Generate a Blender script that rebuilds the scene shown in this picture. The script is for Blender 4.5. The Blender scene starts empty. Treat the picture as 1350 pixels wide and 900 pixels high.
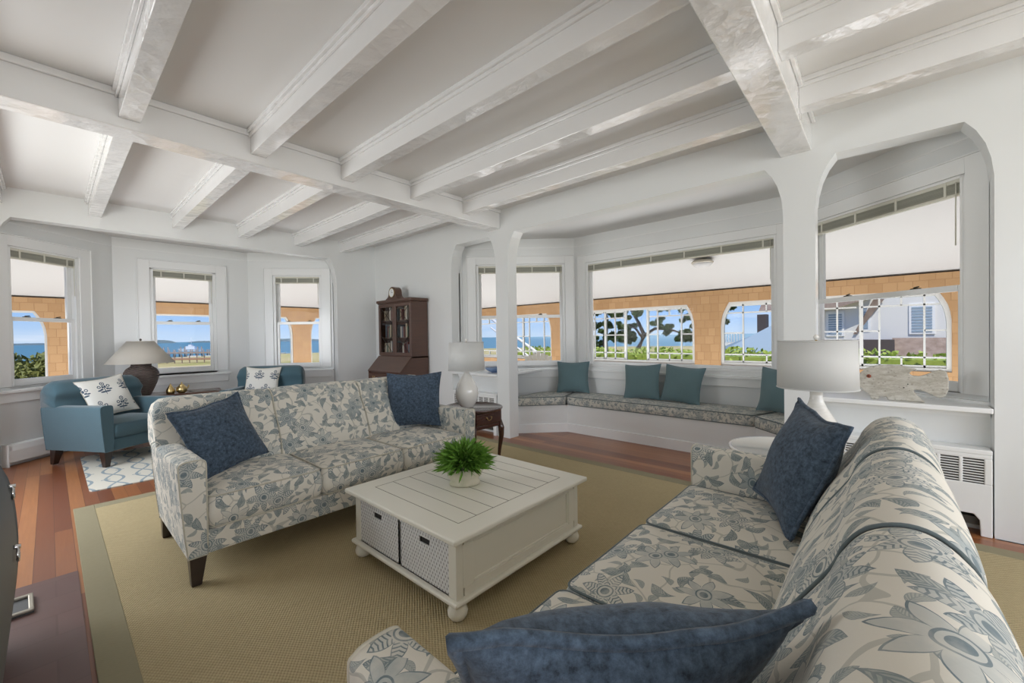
import bpy, bmesh, math, random
from mathutils import Vector, Matrix
random.seed(7)
SC = bpy.context.scene
COL = SC.collection

# ---------------------------------------------------------------- camera
YAW, PIT, ROL = math.radians(48.168), math.radians(-0.68), math.radians(-0.8545)
F = Vector((math.sin(YAW)*math.cos(PIT), math.cos(YAW)*math.cos(PIT), math.sin(PIT)))
R0 = Vector((math.cos(YAW), -math.sin(YAW), 0)); U0 = R0.cross(F)
R_ = R0*math.cos(ROL)+U0*math.sin(ROL); U_ = -R0*math.sin(ROL)+U0*math.cos(ROL)
cd = bpy.data.cameras.new('camera'); cam = bpy.data.objects.new('camera', cd); COL.objects.link(cam)
cd.sensor_width = 36; cd.lens = 546.2/1350*36; cd.clip_start = 0.02; cd.clip_end = 6000
m3 = Matrix((R_, U_, -F)).transposed()
cam.matrix_world = Matrix.Translation((0, 0, 1.3)) @ m3.to_4x4()
SC.camera = cam
SC.view_settings.view_transform = 'Standard'; SC.view_settings.look = 'None'
SC.view_settings.gamma = 1; SC.view_settings.use_curve_mapping = False
SC.view_settings.exposure = 0.0
try:
    SC.cycles.use_denoising = True
    SC.cycles.max_bounces = 10; SC.cycles.diffuse_bounces = 6; SC.cycles.transparent_max_bounces = 16
    SC.cycles.sample_clamp_indirect = 6; SC.cycles.caustics_reflective = False; SC.cycles.caustics_refractive = False
except Exception: pass

# ---------------------------------------------------------------- sky
W = bpy.data.worlds.new('sky'); SC.world = W; W.use_nodes = True
wt = W.node_tree; wt.nodes.clear()
def wn(t, **k):
    n = wt.nodes.new(t)
    for a, b in k.items(): setattr(n, a, b)
    return n
wl = wt.links.new
tc = wn('ShaderNodeTexCoord'); sp = wn('ShaderNodeSeparateXYZ'); wl(tc.outputs['Generated'], sp.inputs[0])
rp = wn('ShaderNodeValToRGB'); wl(sp.outputs['Z'], rp.inputs[0])
el = rp.color_ramp.elements
el[0].position = 0.0; el[0].color = (0.56, 0.72, 0.93, 1)
el[1].position = 0.35; el[1].color = (0.08, 0.24, 0.72, 1)
e = el.new(0.045); e.color = (0.36, 0.58, 0.93, 1)
e = el.new(0.12); e.color = (0.15, 0.38, 0.87, 1)
mp = wn('ShaderNodeMapping'); mp.inputs['Scale'].default_value = (3, 3, 26); wl(tc.outputs['Generated'], mp.inputs[0])
nz = wn('ShaderNodeTexNoise'); nz.inputs['Scale'].default_value = 1.6; nz.inputs['Detail'].default_value = 5; wl(mp.outputs[0], nz.inputs[0])
cr = wn('ShaderNodeValToRGB'); wl(nz.outputs['Fac'], cr.inputs[0])
cr.color_ramp.elements[0].position = 0.56; cr.color_ramp.elements[0].color = (0, 0, 0, 1)
cr.color_ramp.elements[1].position = 0.78; cr.color_ramp.elements[1].color = (0.6, 0.6, 0.6, 1)
mx = wn('ShaderNodeMixRGB'); wl(cr.outputs[0], mx.inputs[0]); wl(rp.outputs[0], mx.inputs[1]); mx.inputs[2].default_value = (0.85, 0.9, 1, 1)
bg = wn('ShaderNodeBackground'); bg.inputs[1].default_value = 1.0; wl(mx.outputs[0], bg.inputs[0])
wo = wn('ShaderNodeOutputWorld'); wl(bg.outputs[0], wo.inputs[0])

# ---------------------------------------------------------------- sun, and fill lamps added at unseen window openings behind / left of the camera
def light(name, typ, loc, target, **k):
    d = bpy.data.lights.new(name, typ); o = bpy.data.objects.new(name, d); COL.objects.link(o)
    o.location = loc; o.rotation_euler = (Vector(target)-Vector(loc)).to_track_quat('-Z', 'Y').to_euler()
    for a, b in k.items(): setattr(d, a, b)
    return o
light('sun', 'SUN', (-20, -14, 44), (0, 0, 0), energy=4.2, angle=math.radians(0.6), color=(1, 0.95, 0.86))
light('daylight_fill_back', 'AREA', (1.6, -4.3, 1.7), (1.8, 2.0, 1.55), shape='RECTANGLE', size=4.4, size_y=1.9, energy=150, color=(0.97, 0.985, 1))
light('daylight_fill_side', 'AREA', (-1.2, -2.6, 1.6), (3, -1.2, 1.6), shape='RECTANGLE', size=2.4, size_y=1.7, energy=36, color=(0.96, 0.985, 1))
light('added_fill_left', 'AREA', (-1.2, 4.9, 1.4), (4.2, 3.4, 0.7), shape='RECTANGLE', size=2.0, size_y=1.3, energy=78, color=(0.96, 0.985, 1))  # no known window here; lamp added to brighten the far end and bay
# upward fill lamps added at deck level, hidden below the sills
light('deck_fill_right', 'AREA', (6.55, 2.6, 0.02), (6.55, 2.6, 5), shape='RECTANGLE', size=2.0, size_y=14.0, energy=360, color=(0.96, 0.98, 1))
light('deck_fill_far', 'AREA', (0.6, 9.0, 0.02), (0.6, 9.0, 5), shape='RECTANGLE', size=9.0, size_y=2.0, energy=235, color=(0.96, 0.98, 1))

# ---------------------------------------------------------------- node maths
class S:
    def __init__(s, nt, sock): s.nt = nt; s.k = sock
    def _op(s, op, *o):
        n = s.nt.nodes.new('ShaderNodeMath'); n.operation = op
        for i, v in enumerate((s,)+o):
            if isinstance(v, S): s.nt.links.new(v.k, n.inputs[i])
            else: n.inputs[i].default_value = v
        return S(s.nt, n.outputs[0])
    def __add__(s, o): return s._op('ADD', o)
    __radd__ = __add__
    def __sub__(s, o): return s._op('SUBTRACT', o)
    def __rsub__(s, o): return (s*-1)+o
    def __mul__(s, o): return s._op('MULTIPLY', o)
    __rmul__ = __mul__
    def __truediv__(s, o): return s._op('DIVIDE', o)
    def sin(s): return s._op('SINE')
    def cos(s): return s._op('COSINE')
    def abs(s): return s._op('ABSOLUTE')
    def pw(s, o): return s._op('POWER', o)
    def fract(s): return s._op('FRACT')
    def floor(s): return s._op('FLOOR')
    def sqrt(s): return s._op('SQRT')
    def gt(s, o): return s._op('GREATER_THAN', o)
    def lt(s, o): return s._op('LESS_THAN', o)
    def mx(s, o): return s._op('MAXIMUM', o)
    def mn(s, o): return s._op('MINIMUM', o)
    def atan2(s, o): return s._op('ARCTAN2', o)
    def pingpong(s, o): return s._op('PINGPONG', o)
    def smooth(s, a, b):
        n = s.nt.nodes.new('ShaderNodeMapRange'); n.interpolation_type = 'SMOOTHSTEP'
        s.nt.links.new(s.k, n.inputs[0]); n.inputs[1].default_value = a; n.inputs[2].default_value = b
        return S(s.nt, n.outputs[0])
class Mat:
    def __init__(s, name, col=(0.8, 0.8, 0.8), rough=0.5, metal=0.0, spec=0.5, coat=0.0, sheen=0.0):
        s.m = bpy.data.materials.new(name); s.m.use_nodes = True; s.nt = s.m.node_tree
        s.b = s.nt.nodes['Principled BSDF']; i = s.b.inputs
        i['Base Color'].default_value = (*col, 1); i['Roughness'].default_value = rough; i['Metallic'].default_value = metal
        i['Specular IOR Level'].default_value = spec; i['Coat Weight'].default_value = coat; i['Coat Roughness'].default_value = 0.12
        i['Sheen Weight'].default_value = sheen
        s.m.diffuse_color = (*col, 1)
    def node(s, t, **k):
        n = s.nt.nodes.new(t)
        for a, b in k.items():
            if a in n.inputs.keys(): n.inputs[a].default_value = b
            else: setattr(n, a, b)
        return n
    def link(s, a, b): s.nt.links.new(a.k if isinstance(a, S) else a, b)
    def coord(s, which='Object', scale=(1, 1, 1), rot=(0, 0, 0), loc=(0, 0, 0)):
        t = s.node('ShaderNodeTexCoord'); mpn = s.node('ShaderNodeMapping')
        mpn.inputs['Scale'].default_value = scale; mpn.inputs['Rotation'].default_value = rot; mpn.inputs['Location'].default_value = loc
        s.link(t.outputs[which], mpn.inputs[0]); return mpn.outputs[0]
    def xyz(s, vec):
        n = s.node('ShaderNodeSeparateXYZ'); s.link(vec, n.inputs[0]); return [S(s.nt, o) for o in n.outputs]
    def vec(s, x, y, z=0.0):
        n = s.node('ShaderNodeCombineXYZ')
        for k, v in enumerate((x, y, z)):
            if isinstance(v, S): s.link(v, n.inputs[k])
            else: n.inputs[k].default_value = v
        return n.outputs[0]
    def noise(s, vec, scale, detail=3, rough=0.5, col=False):
        n = s.node('ShaderNodeTexNoise'); n.inputs['Scale'].default_value = scale; n.inputs['Detail'].default_value = detail
        n.inputs['Roughness'].default_value = rough; s.link(vec, n.inputs['Vector'])
        return n.outputs['Color'] if col else S(s.nt, n.outputs['Fac'])
    def mix(s, f, a, b):
        n = s.node('ShaderNodeMixRGB')
        for k, v in enumerate((f, a, b)):
            if isinstance(v, S): s.link(v, n.inputs[k])
            elif isinstance(v, bpy.types.NodeSocket): s.link(v, n.inputs[k])
            elif isinstance(v, (int, float)): n.inputs[k].default_value = v
            else: n.inputs[k].default_value = (*v, 1)
        return n.outputs[0]
    def ramp(s, f, stops):
        n = s.node('ShaderNodeValToRGB'); s.link(f, n.inputs[0]); e = n.color_ramp.elements
        e[0].position, e[0].color = stops[0][0], (*stops[0][1], 1); e[1].position, e[1].color = stops[-1][0], (*stops[-1][1], 1)
        for p, c in stops[1:-1]: q = e.new(p); q.color = (*c, 1)
        return n.outputs[0]
    def color(s, c): s.link(c, s.b.inputs['Base Color'])
    def bump(s, h, strength=0.3, dist=0.01):
        n = s.node('ShaderNodeBump'); n.inputs['Strength'].default_value = strength; n.inputs['Distance'].default_value = dist
        s.link(h, n.inputs['Height']); s.link(n.outputs[0], s.b.inputs['Normal'])

MT = {}
# white paints
def paint(name, col, rough, coat=0.0, bscale=3, bstr=0.08):
    m = Mat(name, col, rough, coat=coat)
    v = m.coord(); n = m.noise(v, bscale, 4); m.bump(n, bstr, 0.02)
    m.color(m.mix(m.noise(v, 1.1, 3), tuple(c*0.975 for c in col), col))
    MT[name] = m.m; return m
paint('wall_paint', (0.77, 0.785, 0.78), 0.3, 0.25)
paint('ceiling_paint', (0.77, 0.77, 0.76), 0.6)
paint('trim_paint', (0.85, 0.86, 0.855), 0.25, 0.3)
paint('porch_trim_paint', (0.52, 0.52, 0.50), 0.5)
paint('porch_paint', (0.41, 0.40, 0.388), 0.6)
# hewn beams under thick gloss paint
m = Mat('hewn_beam_paint', (0.79, 0.79, 0.785), 0.16, coat=0.8)
v = m.coord(); dn = m.noise(v, 5, 4, 0.6)
x, y, z = m.xyz(v)
chips = m.node('ShaderNodeTexVoronoi'); chips.inputs['Scale'].default_value = 7; chips.inputs['Randomness'].default_value = 0.9
wv = m.noise(v, 3, 2, col=True); mm = m.node('ShaderNodeVectorMath', operation='MULTIPLY_ADD'); m.link(wv, mm.inputs[0]); mm.inputs[1].default_value = (.35, .35, .35); m.link(v, mm.inputs[2])
m.link(mm.outputs[0], chips.inputs['Vector'])
gn = m.node('ShaderNodeNewGeometry'); nz_ = m.xyz(gn.outputs['True Normal'])[2].abs()
m.bump((S(m.nt, chips.outputs['Distance'])*0.6+dn*0.9)*(nz_*0.92+0.08), 0.62, 0.03); MT['beam'] = m.m
# floor boards along Y
m = Mat('fir_floor', rough=0.34, coat=0.12)
v = m.coord(rot=(0, 0, math.pi/2))
br = m.node('ShaderNodeTexBrick'); br.offset = 0.37; br.offset_frequency = 3
br.inputs['Scale'].default_value = 1; br.inputs['Brick Width'].default_value = 3.1; br.inputs['Row Height'].default_value = 0.085
br.inputs['Mortar Size'].default_value = 0.0012; br.inputs['Bias'].default_value = 0.0
br.inputs['Color1'].default_value = (0, 0, 0, 1); br.inputs['Color2'].default_value = (1, 1, 1, 1); br.inputs['Mortar'].default_value = (0.3, 0.3, 0.3, 1)
m.link(v, br.inputs['Vector'])
grain = m.noise(m.coord(scale=(45, 2.2, 1)), 1.5, 5, 0.6)
col = m.ramp(S(m.nt, br.outputs['Color']), [(0, (0.18, 0.060, 0.026)), (0.45, (0.31, 0.115, 0.042)), (0.8, (0.40, 0.165, 0.06)), (1, (0.50, 0.225, 0.085))])
col = m.mix(grain*0.55, col, (0.17, 0.045, 0.018))
col = m.mix(S(m.nt, br.outputs['Fac'])*0.8, col, (0.05, 0.015, 0.008))
m.color(col); m.bump(grain, 0.05, 0.004); MT['floor'] = m.m
# hearth tile
m = Mat('hearth_tile', rough=0.45)
v = m.coord(); br = m.node('ShaderNodeTexBrick'); br.offset = 0.5
br.inputs['Scale'].default_value = 1; br.inputs['Brick Width'].default_value = 0.42; br.inputs['Row Height'].default_value = 0.21; br.inputs['Mortar Size'].default_value = 0.004
br.inputs['Color1'].default_value = (0.125, 0.060, 0.052, 1); br.inputs['Color2'].default_value = (0.16, 0.078, 0.068, 1); br.inputs['Mortar'].default_value = (0.10, 0.045, 0.035, 1)
m.link(v, br.inputs['Vector']); m.color(m.mix(m.noise(v, 4, 4), br.outputs['Color'], (0.15, 0.09, 0.08))); MT['tile'] = m.m
# jute rug
def jute(name, base, dark, ws, strength):
    m = Mat(name, base, 0.95, spec=0.1)
    v = m.coord(); x, y, z = m.xyz(v)
    wx = (x*ws).sin(); wy = (y*ws*0.7).sin(); wv_ = (wx*wy)*0.5+0.5
    n = m.noise(v, 60, 3, 0.7); n2 = m.noise(v, 2.2, 3)
    m.color(m.mix(wv_*0.55+n*0.4, m.mix(n2, base, tuple(c*1.12 for c in base)), dark)); m.bump(wv_+n*0.6, strength, 0.006); MT[name] = m.m
jute('jute', (0.56, 0.465, 0.285), (0.30, 0.24, 0.13), 420, 0.6)
jute('jute_border', (0.31, 0.28, 0.19), (0.25, 0.22, 0.14), 900, 0.1)
# cream and blue trellis rug
m = Mat('trellis_rug', rough=0.9, spec=0.1)
x, y, z = m.xyz(m.coord()); a = (x*14.5); b = (y*9.5)
d1 = ((a+b.sin()*0.9).sin()).abs(); d2 = ((a-b.sin()*0.9).sin()).abs()
ln = d1.lt(0.17).mx(d2.lt(0.17)); ln = ln.mx((((y*9.5).cos()).abs().lt(0.10)) * d1.lt(0.45))
m.color(m.mix(ln*0.8, (0.62, 0.60, 0.53), (0.19, 0.27, 0.33))); MT['trellis'] = m.m
# shingles
m = Mat('cedar_shingle', rough=0.8, spec=0.2)
def shing(m, vecs):
    br = m.node('ShaderNodeTexBrick'); br.offset = 0.43; br.offset_frequency = 2; br.squash = 0.8; br.squash_frequency = 3
    br.inputs['Scale'].default_value = 1; br.inputs['Brick Width'].default_value = 0.15; br.inputs['Row Height'].default_value = 0.14; br.inputs['Mortar Size'].default_value = 0.004
    br.inputs['Color1'].default_value = (0.41, 0.25, 0.125, 1); br.inputs['Color2'].default_value = (0.33, 0.19, 0.09, 1); br.inputs['Mortar'].default_value = (0.27, 0.15, 0.07, 1)
    m.link(vecs, br.inputs['Vector']); return br.outputs['Color'], S(m.nt, br.outputs['Fac'])
v = m.coord('UV'); c, fc = shing(m, v)
m.color(m.mix(m.noise(v, 12, 4)*0.5, c, (0.41, 0.255, 0.13))); m.bump(1-fc, 0.4, 0.01); MT['shingle'] = m.m
m = Mat('weathered_shingle', rough=0.9, spec=0.15)
v = m.coord('UV'); c, fc = shing(m, v); m.color(m.mix(0.86, c, m.ramp(m.noise(v, 5, 4), [(0.3, (0.19, 0.15, 0.13)), (0.7, (0.30, 0.25, 0.22))]))); MT['old_shingle'] = m.m

# floral upholstery
def floral(name, cream, scale=1.0, blue=(0.088, 0.140, 0.165), mid=(0.235, 0.275, 0.265), vine=(0.33, 0.335, 0.29)):
    m = Mat(name, cream, 0.85, spec=0.2, sheen=0.15)
    uv0 = m.coord('UV', scale=(scale, scale, 1))
    wob = m.noise(uv0, 7, 2, col=True)
    mm = m.node('ShaderNodeVectorMath', operation='MULTIPLY_ADD'); m.link(wob, mm.inputs[0]); mm.inputs[1].default_value = (.035, .035, 0); m.link(uv0, mm.inputs[2]); uv = mm.outputs[0]
    def motif(cell, off, rnd, kind):
        o = m.node('ShaderNodeVectorMath', operation='ADD'); m.link(uv, o.inputs[0]); o.inputs[1].default_value = (off, off*1.7+3, 0)
        V = m.node('ShaderNodeTexVoronoi', voronoi_dimensions='2D'); V.inputs['Scale'].default_value = 1/cell; V.inputs['Randomness'].default_value = rnd; m.link(o.outputs[0], V.inputs['Vector'])
        sub = m.node('ShaderNodeVectorMath', operation='SUBTRACT'); m.link(o.outputs[0], sub.inputs[0]); m.link(V.outputs['Position'], sub.inputs[1])
        lx, ly, _ = m.xyz(sub.outputs[0])
        sc = m.node('ShaderNodeSeparateColor'); m.link(V.outputs['Color'], sc.inputs[0]); cr_, cg, cb = [S(m.nt, q) for q in sc.outputs[:3]]
        an = cr_*6.283; ca, sa = an.cos(), an.sin()
        x = (lx*ca-ly*sa)/cell; y = (lx*sa+ly*ca)/cell
        if kind == 'flower':
            r = (x*x+y*y).sqrt(); th = y.atan2(x)
            pet = 1-((th*(7/6.2832)).fract()-0.5).abs()*2
            bound = 0.13+0.30*pet.pw(0.75)+(th*0.5).cos()*0.06
            d = bound-r
            body = d.gt(0.0); edge = body*d.lt(0.028)
            vein = ((r*95)+(pet*7)).sin().gt(0.45)*r.gt(0.16)
            core = r.lt(0.075).mx((r.gt(0.115))*(r.lt(0.14)))
            dark = edge.mx(core).mx(vein*body*(cb.gt(0.4)))
            return body, dark, cg
        else:
            L = 0.42; bend = x*x*1.1
            yy = y+bend-0.08
            w_ = (1-(x/L)*(x/L)).mx(0.0)*(0.17+x*0.22)
            d = w_-yy.abs()
            body = d.gt(0.0); edge = body*d.lt(0.022)
            vein = ((x*70)-(yy.abs()*85)).sin().gt(0.1)
            mid_ = yy.abs().lt(0.012)*body
            return body, edge.mx(mid_).mx(vein*body), cg
    b1, k1, g1 = motif(0.185, 0.0, 0.8, 'flower')
    b2, k2, g2 = motif(0.105, 5.3, 0.85, 'leaf')
    b3, k3, g3 = motif(0.062, 9.1, 0.9, 'leaf')
    # winding vines
    V = m.node('ShaderNodeTexVoronoi', voronoi_dimensions='2D', feature='DISTANCE_TO_EDGE'); V.inputs['Scale'].default_value = 7.5
    wob2 = m.noise(uv0, 5, 1, col=True); m2 = m.node('ShaderNodeVectorMath', operation='MULTIPLY_ADD'); m.link(wob2, m2.inputs[0]); m2.inputs[1].default_value = (.22, .22, 0); m.link(uv0, m2.inputs[2]); m.link(m2.outputs[0], V.inputs['Vector'])
    vn = S(m.nt, V.outputs['Distance']).lt(0.028)
    weave = m.noise(uv0, 300, 2)
    wc = m.noise(uv0, 26, 3).smooth(0.3, 0.62)*0.4+0.6
    c = m.mix(vn*0.6, cream, vine)
    c = m.mix(b3*g3.gt(0.4)*0.6, c, mid); c = m.mix(k3*g3.gt(0.4)*0.5*wc, c, blue)
    c = m.mix(b2*0.9, c, cream)
    c = m.mix(b2*wc*0.85, c, mid); c = m.mix(k2*(0.6+g2*0.4)*wc, c, blue)
    c = m.mix(b1*0.95, c, cream)
    c = m.mix(b1*(0.3+g1*0.6)*wc, c, (0.27, 0.32, 0.33)); c = m.mix(k1*0.95*wc, c, blue)
    c = m.mix(weave*0.16, c, tuple(q*0.8 for q in cream))
    m.color(c); m.bump(weave, 0.12, 0.002); MT[name] = m.m
floral('floral', (0.68, 0.645, 0.56))
floral('floral_bench', (0.56, 0.55, 0.49), 1.7, blue=(0.13, 0.17, 0.19), mid=(0.24, 0.27, 0.27))
def plainfab(name, col, var=0.25, rough=0.9, sc=40, sheen=0.3, bump=0.2, big=6, k=1.6):
    m = Mat(name, col, rough, spec=0.15, sheen=sheen); v = m.coord()
    n = m.noise(v, sc, 5, 0.7); n2 = m.noise(v, big, 3)
    m.color(m.mix(((n-0.5)*k+0.5)*0.7+n2*0.3, tuple(c*(1-var) for c in col), tuple(min(1, c*(1+var)) for c in col))); m.bump(n, bump, 0.003); MT[name] = m.m
plainfab('navy_chenille', (0.058, 0.084, 0.118), 0.7, sc=55, bump=0.6, big=9, k=3.2, sheen=0.15)
plainfab('navy_piping', (0.05, 0.08, 0.12), 0.4)
plainfab('teal_fabric', (0.066, 0.125, 0.155), 0.16, sc=160)
plainfab('teal_seat', (0.13, 0.205, 0.225), 0.14, sc=160)
plainfab('slate_piping', (0.12, 0.15, 0.155), 0.1)
plainfab('cream_piping', (0.50, 0.47, 0.38), 0.1)
# block print pillow
m = Mat('block_print', rough=0.9, spec=0.15)
x, y, z = m.xyz(m.coord('UV'))
u = x/0.2; v_ = y/0.215
row = v_.floor(); shift = (row*0.5).fract()
fx = ((u+shift).fract()-0.5); fy = (v_.fract()-0.5)
def blob(cx, cy, rx, ry, hole=None):
    d = (((fx.abs() if cx >= 0 else fx)-abs(cx))/rx); e_ = ((fy-cy)/ry); r = (d*d+e_*e_).sqrt()
    s_ = r.lt(1.0)
    return s_*r.gt(hole) if hole else s_
pt = blob(0, 0.27, 0.105, 0.115, 0.62).mx(blob(0, 0.27, 0.035, 0.04)).mx(blob(0.21, 0.10, 0.085, 0.085, 0.5)).mx(blob(0.06, 0.07, 0.045, 0.08)).mx(blob(0.13, -0.06, 0.07, 0.05)).mx(blob(0.25, -0.10, 0.085, 0.04)).mx(blob(0.10, -0.2, 0.14, 0.045)).mx(blob(0, -0.13, 0.02, 0.24))
m.color(m.mix(pt*0.93, (0.74, 0.73, 0.68), (0.035, 0.07, 0.12))); MT['block_print'] = m.m
# woods, metals, ceramics
def wood(name, c1, c2, rough=0.3, coat=0.4, sc=(3, 3, 40)):
    m = Mat(name, c1, rough, coat=coat); v = m.coord(scale=sc); m.color(m.mix(m.noise(v, 1.2, 5, 0.65), c1, c2)); MT[name] = m.m
wood('mahogany', (0.075, 0.026, 0.017), (0.035, 0.013, 0.010), 0.2, 0.7)
wood('walnut_desk', (0.115, 0.048, 0.026), (0.050, 0.022, 0.014), 0.35, 0.3)
wood('dark_leg', (0.030, 0.016, 0.012), (0.016, 0.010, 0.008), 0.35, 0.3)
wood('cream_wood', (0.76, 0.735, 0.63), (0.80, 0.78, 0.69), 0.4, 0.15, (3, 3, 3))
MT['groove'] = Mat('board_groove', (0.20, 0.18, 0.13), 0.8).m
MT['brass'] = Mat('brass', (0.62, 0.47, 0.22), 0.3, 1.0).m
MT['chrome'] = Mat('chrome', (0.75, 0.75, 0.76), 0.15, 1.0).m
MT['pewter'] = Mat('aged_metal', (0.42, 0.39, 0.33), 0.45, 0.7).m
MT['dark'] = Mat('opening_shade', (0.025, 0.022, 0.020), 0.9).m
MT['grille_dark'] = Mat('grille_dark', (0.06, 0.055, 0.045), 0.8).m
MT['glaze_and_glare'] = Mat('white_glaze_and_glare', (0.80, 0.78, 0.73), 0.12, coat=0.6).m  # lamp ceramic, and the glare painted on an end table top
m = Mat('crackle_glaze', (0.78, 0.76, 0.71), 0.2, coat=0.4); v = m.coord(); m.bump(((m.xyz(v)[2])*420).sin()*0.5+m.noise(v, 12, 2)*0.4, 0.3, 0.003)
m.color(m.mix(m.noise(m.coord(scale=(3, 3, 60)), 2, 3), (0.72, 0.69, 0.62), (0.82, 0.80, 0.76))); MT['crackle'] = m.m
def shade(name, col, tr):
    m = Mat(name, col, 0.8, spec=0.1, sheen=0.1); v = m.coord('Object', scale=(1, 1, 1)); m.bump(m.noise(m.coord(scale=(20, 20, 300)), 3, 2), 0.08, 0.002)
    t = m.node('ShaderNodeBsdfTranslucent'); t.inputs[0].default_value = (*col, 1); mxs = m.node('ShaderNodeMixShader'); mxs.inputs[0].default_value = tr
    out = m.nt.nodes['Material Output']; m.link(m.b.outputs[0], mxs.inputs[1]); m.link(t.outputs[0], mxs.inputs[2]); m.link(mxs.outputs[0], out.inputs[0]); MT[name] = m.m
shade('linen_shade', (0.80, 0.80, 0.78), 0.35); shade('cream_shade', (0.70, 0.66, 0.59), 0.3)
m = Mat('ribbed_pottery', (0.14, 0.10, 0.085), 0.5); v = m.coord(); x, y, z = m.xyz(v); th = y.atan2(x)
rb = ((z*300)+(th*12).sin()*1.2).sin(); m.bump(rb, 0.8, 0.006); m.color(m.mix(rb*0.5+0.5, (0.095, 0.068, 0.06), (0.20, 0.155, 0.135))); MT['pottery'] = m.m
# woven basket
m = Mat('woven_basket', rough=0.7, spec=0.3)
x, y, z = m.xyz(m.coord('UV')); r_ = (z*0)+(y/0.018); rw = r_.floor(); par = (rw*0.5).fract()*2
cx_ = (x/0.021+par*0.5).fract(); cy_ = r_.fract()
hole = ((cx_-0.5).abs().lt(0.13))*((cy_-0.5).abs().lt(0.30))
hgt = ((cx_*6.283).cos()*0.5+0.5)
m.color(m.mix(hole*0.82, m.mix(m.noise(m.coord('UV'), 40, 3), (0.78, 0.78, 0.77), (0.68, 0.68, 0.66)), (0.16, 0.15, 0.14))); m.bump(hgt, 0.5, 0.004); MT['basket'] = m.m
# glass
def glass(name, gl=0.06, tint=(1, 1, 1)):
    m = bpy.data.materials.new(name); m.use_nodes = True; nt = m.node_tree; nt.nodes.clear()
    t = nt.nodes.new('ShaderNodeBsdfTransparent'); t.inputs[0].default_value = (*tint, 1); g = nt.nodes.new('ShaderNodeBsdfGlossy'); g.inputs['Roughness'].default_value = 0.02
    fr = nt.nodes.new('ShaderNodeFresnel'); fr.inputs[0].default_value = 1.12; mxs = nt.nodes.new('ShaderNodeMixShader'); o = nt.nodes.new('ShaderNodeOutputMaterial')
    nt.links.new(fr.outputs[0], mxs.inputs[0]); nt.links.new(t.outputs[0], mxs.inputs[1]); nt.links.new(g.outputs[0], mxs.inputs[2]); nt.links.new(mxs.outputs[0], o.inputs[0]); MT[name] = m
glass('window_glass')
m = Mat('venetian_slats', (0.50, 0.50, 0.42), 0.45); x, y, z = m.xyz(m.coord('Object')); m.color(m.mix((z*900).sin().gt(0.2), (0.50, 0.50, 0.42), (0.34, 0.345, 0.29))); MT['blind'] = m.m
MT['blind_rail'] = Mat('blind_rail', (0.66, 0.65, 0.56), 0.4).m
MT['stove'] = Mat('cast_iron', (0.095, 0.10, 0.105), 0.5).m
# fish wood
m = Mat('painted_fish', rough=0.75); v = m.coord(); n = m.noise(m.coord(scale=(1, 1, 3)), 14, 6, 0.8).smooth(0.35, 0.65)
V = m.node('ShaderNodeTexVoronoi'); V.inputs['Scale'].default_value = 38; m.link(v, V.inputs['Vector']); sp_ = S(m.nt, V.outputs['Distance']).lt(0.22)
m.color(m.mix(sp_*0.5, m.mix(n, (0.60, 0.58, 0.52), (0.40, 0.37, 0.31)), (0.25, 0.22, 0.18))); MT['fish'] = m.m
MT['rust'] = Mat('rust_eye', (0.30, 0.08, 0.04), 0.7).m
MT['black'] = Mat('black_dot', (0.02, 0.02, 0.02), 0.5).m
m = Mat('stone_pot', rough=0.75); v = m.coord(); m.color(m.ramp(m.noise(v, 14, 4), [(0.3, (0.48, 0.48, 0.34)), (0.6, (0.62, 0.58, 0.46)), (0.75, (0.67, 0.63, 0.53))])); MT['pot'] = m.m
def leafy(name, a, b, sc=4):
    m = Mat(name, a, 0.55, spec=0.3); v = m.coord(); m.color(m.mix(m.noise(v, sc, 3, 0.7), a, b))
    m.b.inputs['Subsurface Weight'].default_value = 0.0; MT[name] = m.m
leafy('plant_leaf', (0.02, 0.10, 0.008), (0.22, 0.42, 0.06), 30)
leafy('pine_needles', (0.025, 0.055, 0.018), (0.11, 0.16, 0.04), 1.2)
leafy('hedge_leaf', (0.20, 0.30, 0.04), (0.48, 0.56, 0.13), 5)
leafy('shrub_leaf', (0.10, 0.13, 0.035), (0.30, 0.30, 0.09), 1.5)
leafy('bark', (0.07, 0.055, 0.045), (0.13, 0.10, 0.08), 3)
m = Mat('beach_grass', rough=0.95, spec=0.05); v = m.coord()
m.color(m.ramp(m.noise(v, 0.09, 6, 0.65), [(0.3, (0.26, 0.28, 0.07)), (0.5, (0.44, 0.37, 0.17)), (0.62, (0.52, 0.44, 0.27)), (0.8, (0.50, 0.45, 0.33))])); MT['ground'] = m.m
m = Mat('sea_water', (0.05, 0.19, 0.26), 0.45, spec=0.25); v = m.coord(scale=(0.4, 0.4, 1)); m.bump(m.noise(v, 1, 4), 0.35, 0.4)
x, y, z = m.xyz(m.coord()); f_ = ((x-y)/900).smooth(-0.2, 0.5); m.color(m.mix(f_, (0.085, 0.20, 0.24), (0.30, 0.43, 0.43))); MT['sea'] = m.m
MT['island'] = Mat('far_land', (0.10, 0.15, 0.17), 0.9).m
m = Mat('porch_boards', (0.62, 0.62, 0.60), 0.6); MT['deck'] = m.m
MT['roof'] = Mat('blue_grey_roof', (0.28, 0.37, 0.45), 0.8).m
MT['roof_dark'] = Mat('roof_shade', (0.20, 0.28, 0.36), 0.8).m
MT['clap'] = Mat('white_clapboard', (0.76, 0.75, 0.71), 0.6).m
MT['brick'] = Mat('old_brick', (0.085, 0.070, 0.068), 0.9).m
MT['greywood'] = Mat('weathered_teak', (0.42, 0.40, 0.35), 0.8).m
MT['pierwood'] = Mat('pier_timber', (0.30, 0.24, 0.20), 0.9).m
MT['bronze'] = Mat('bronze_catch', (0.10, 0.085, 0.06), 0.4, 0.8).m
MT['book'] = Mat('book_spines', (0.20, 0.19, 0.18), 0.6).m

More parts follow.
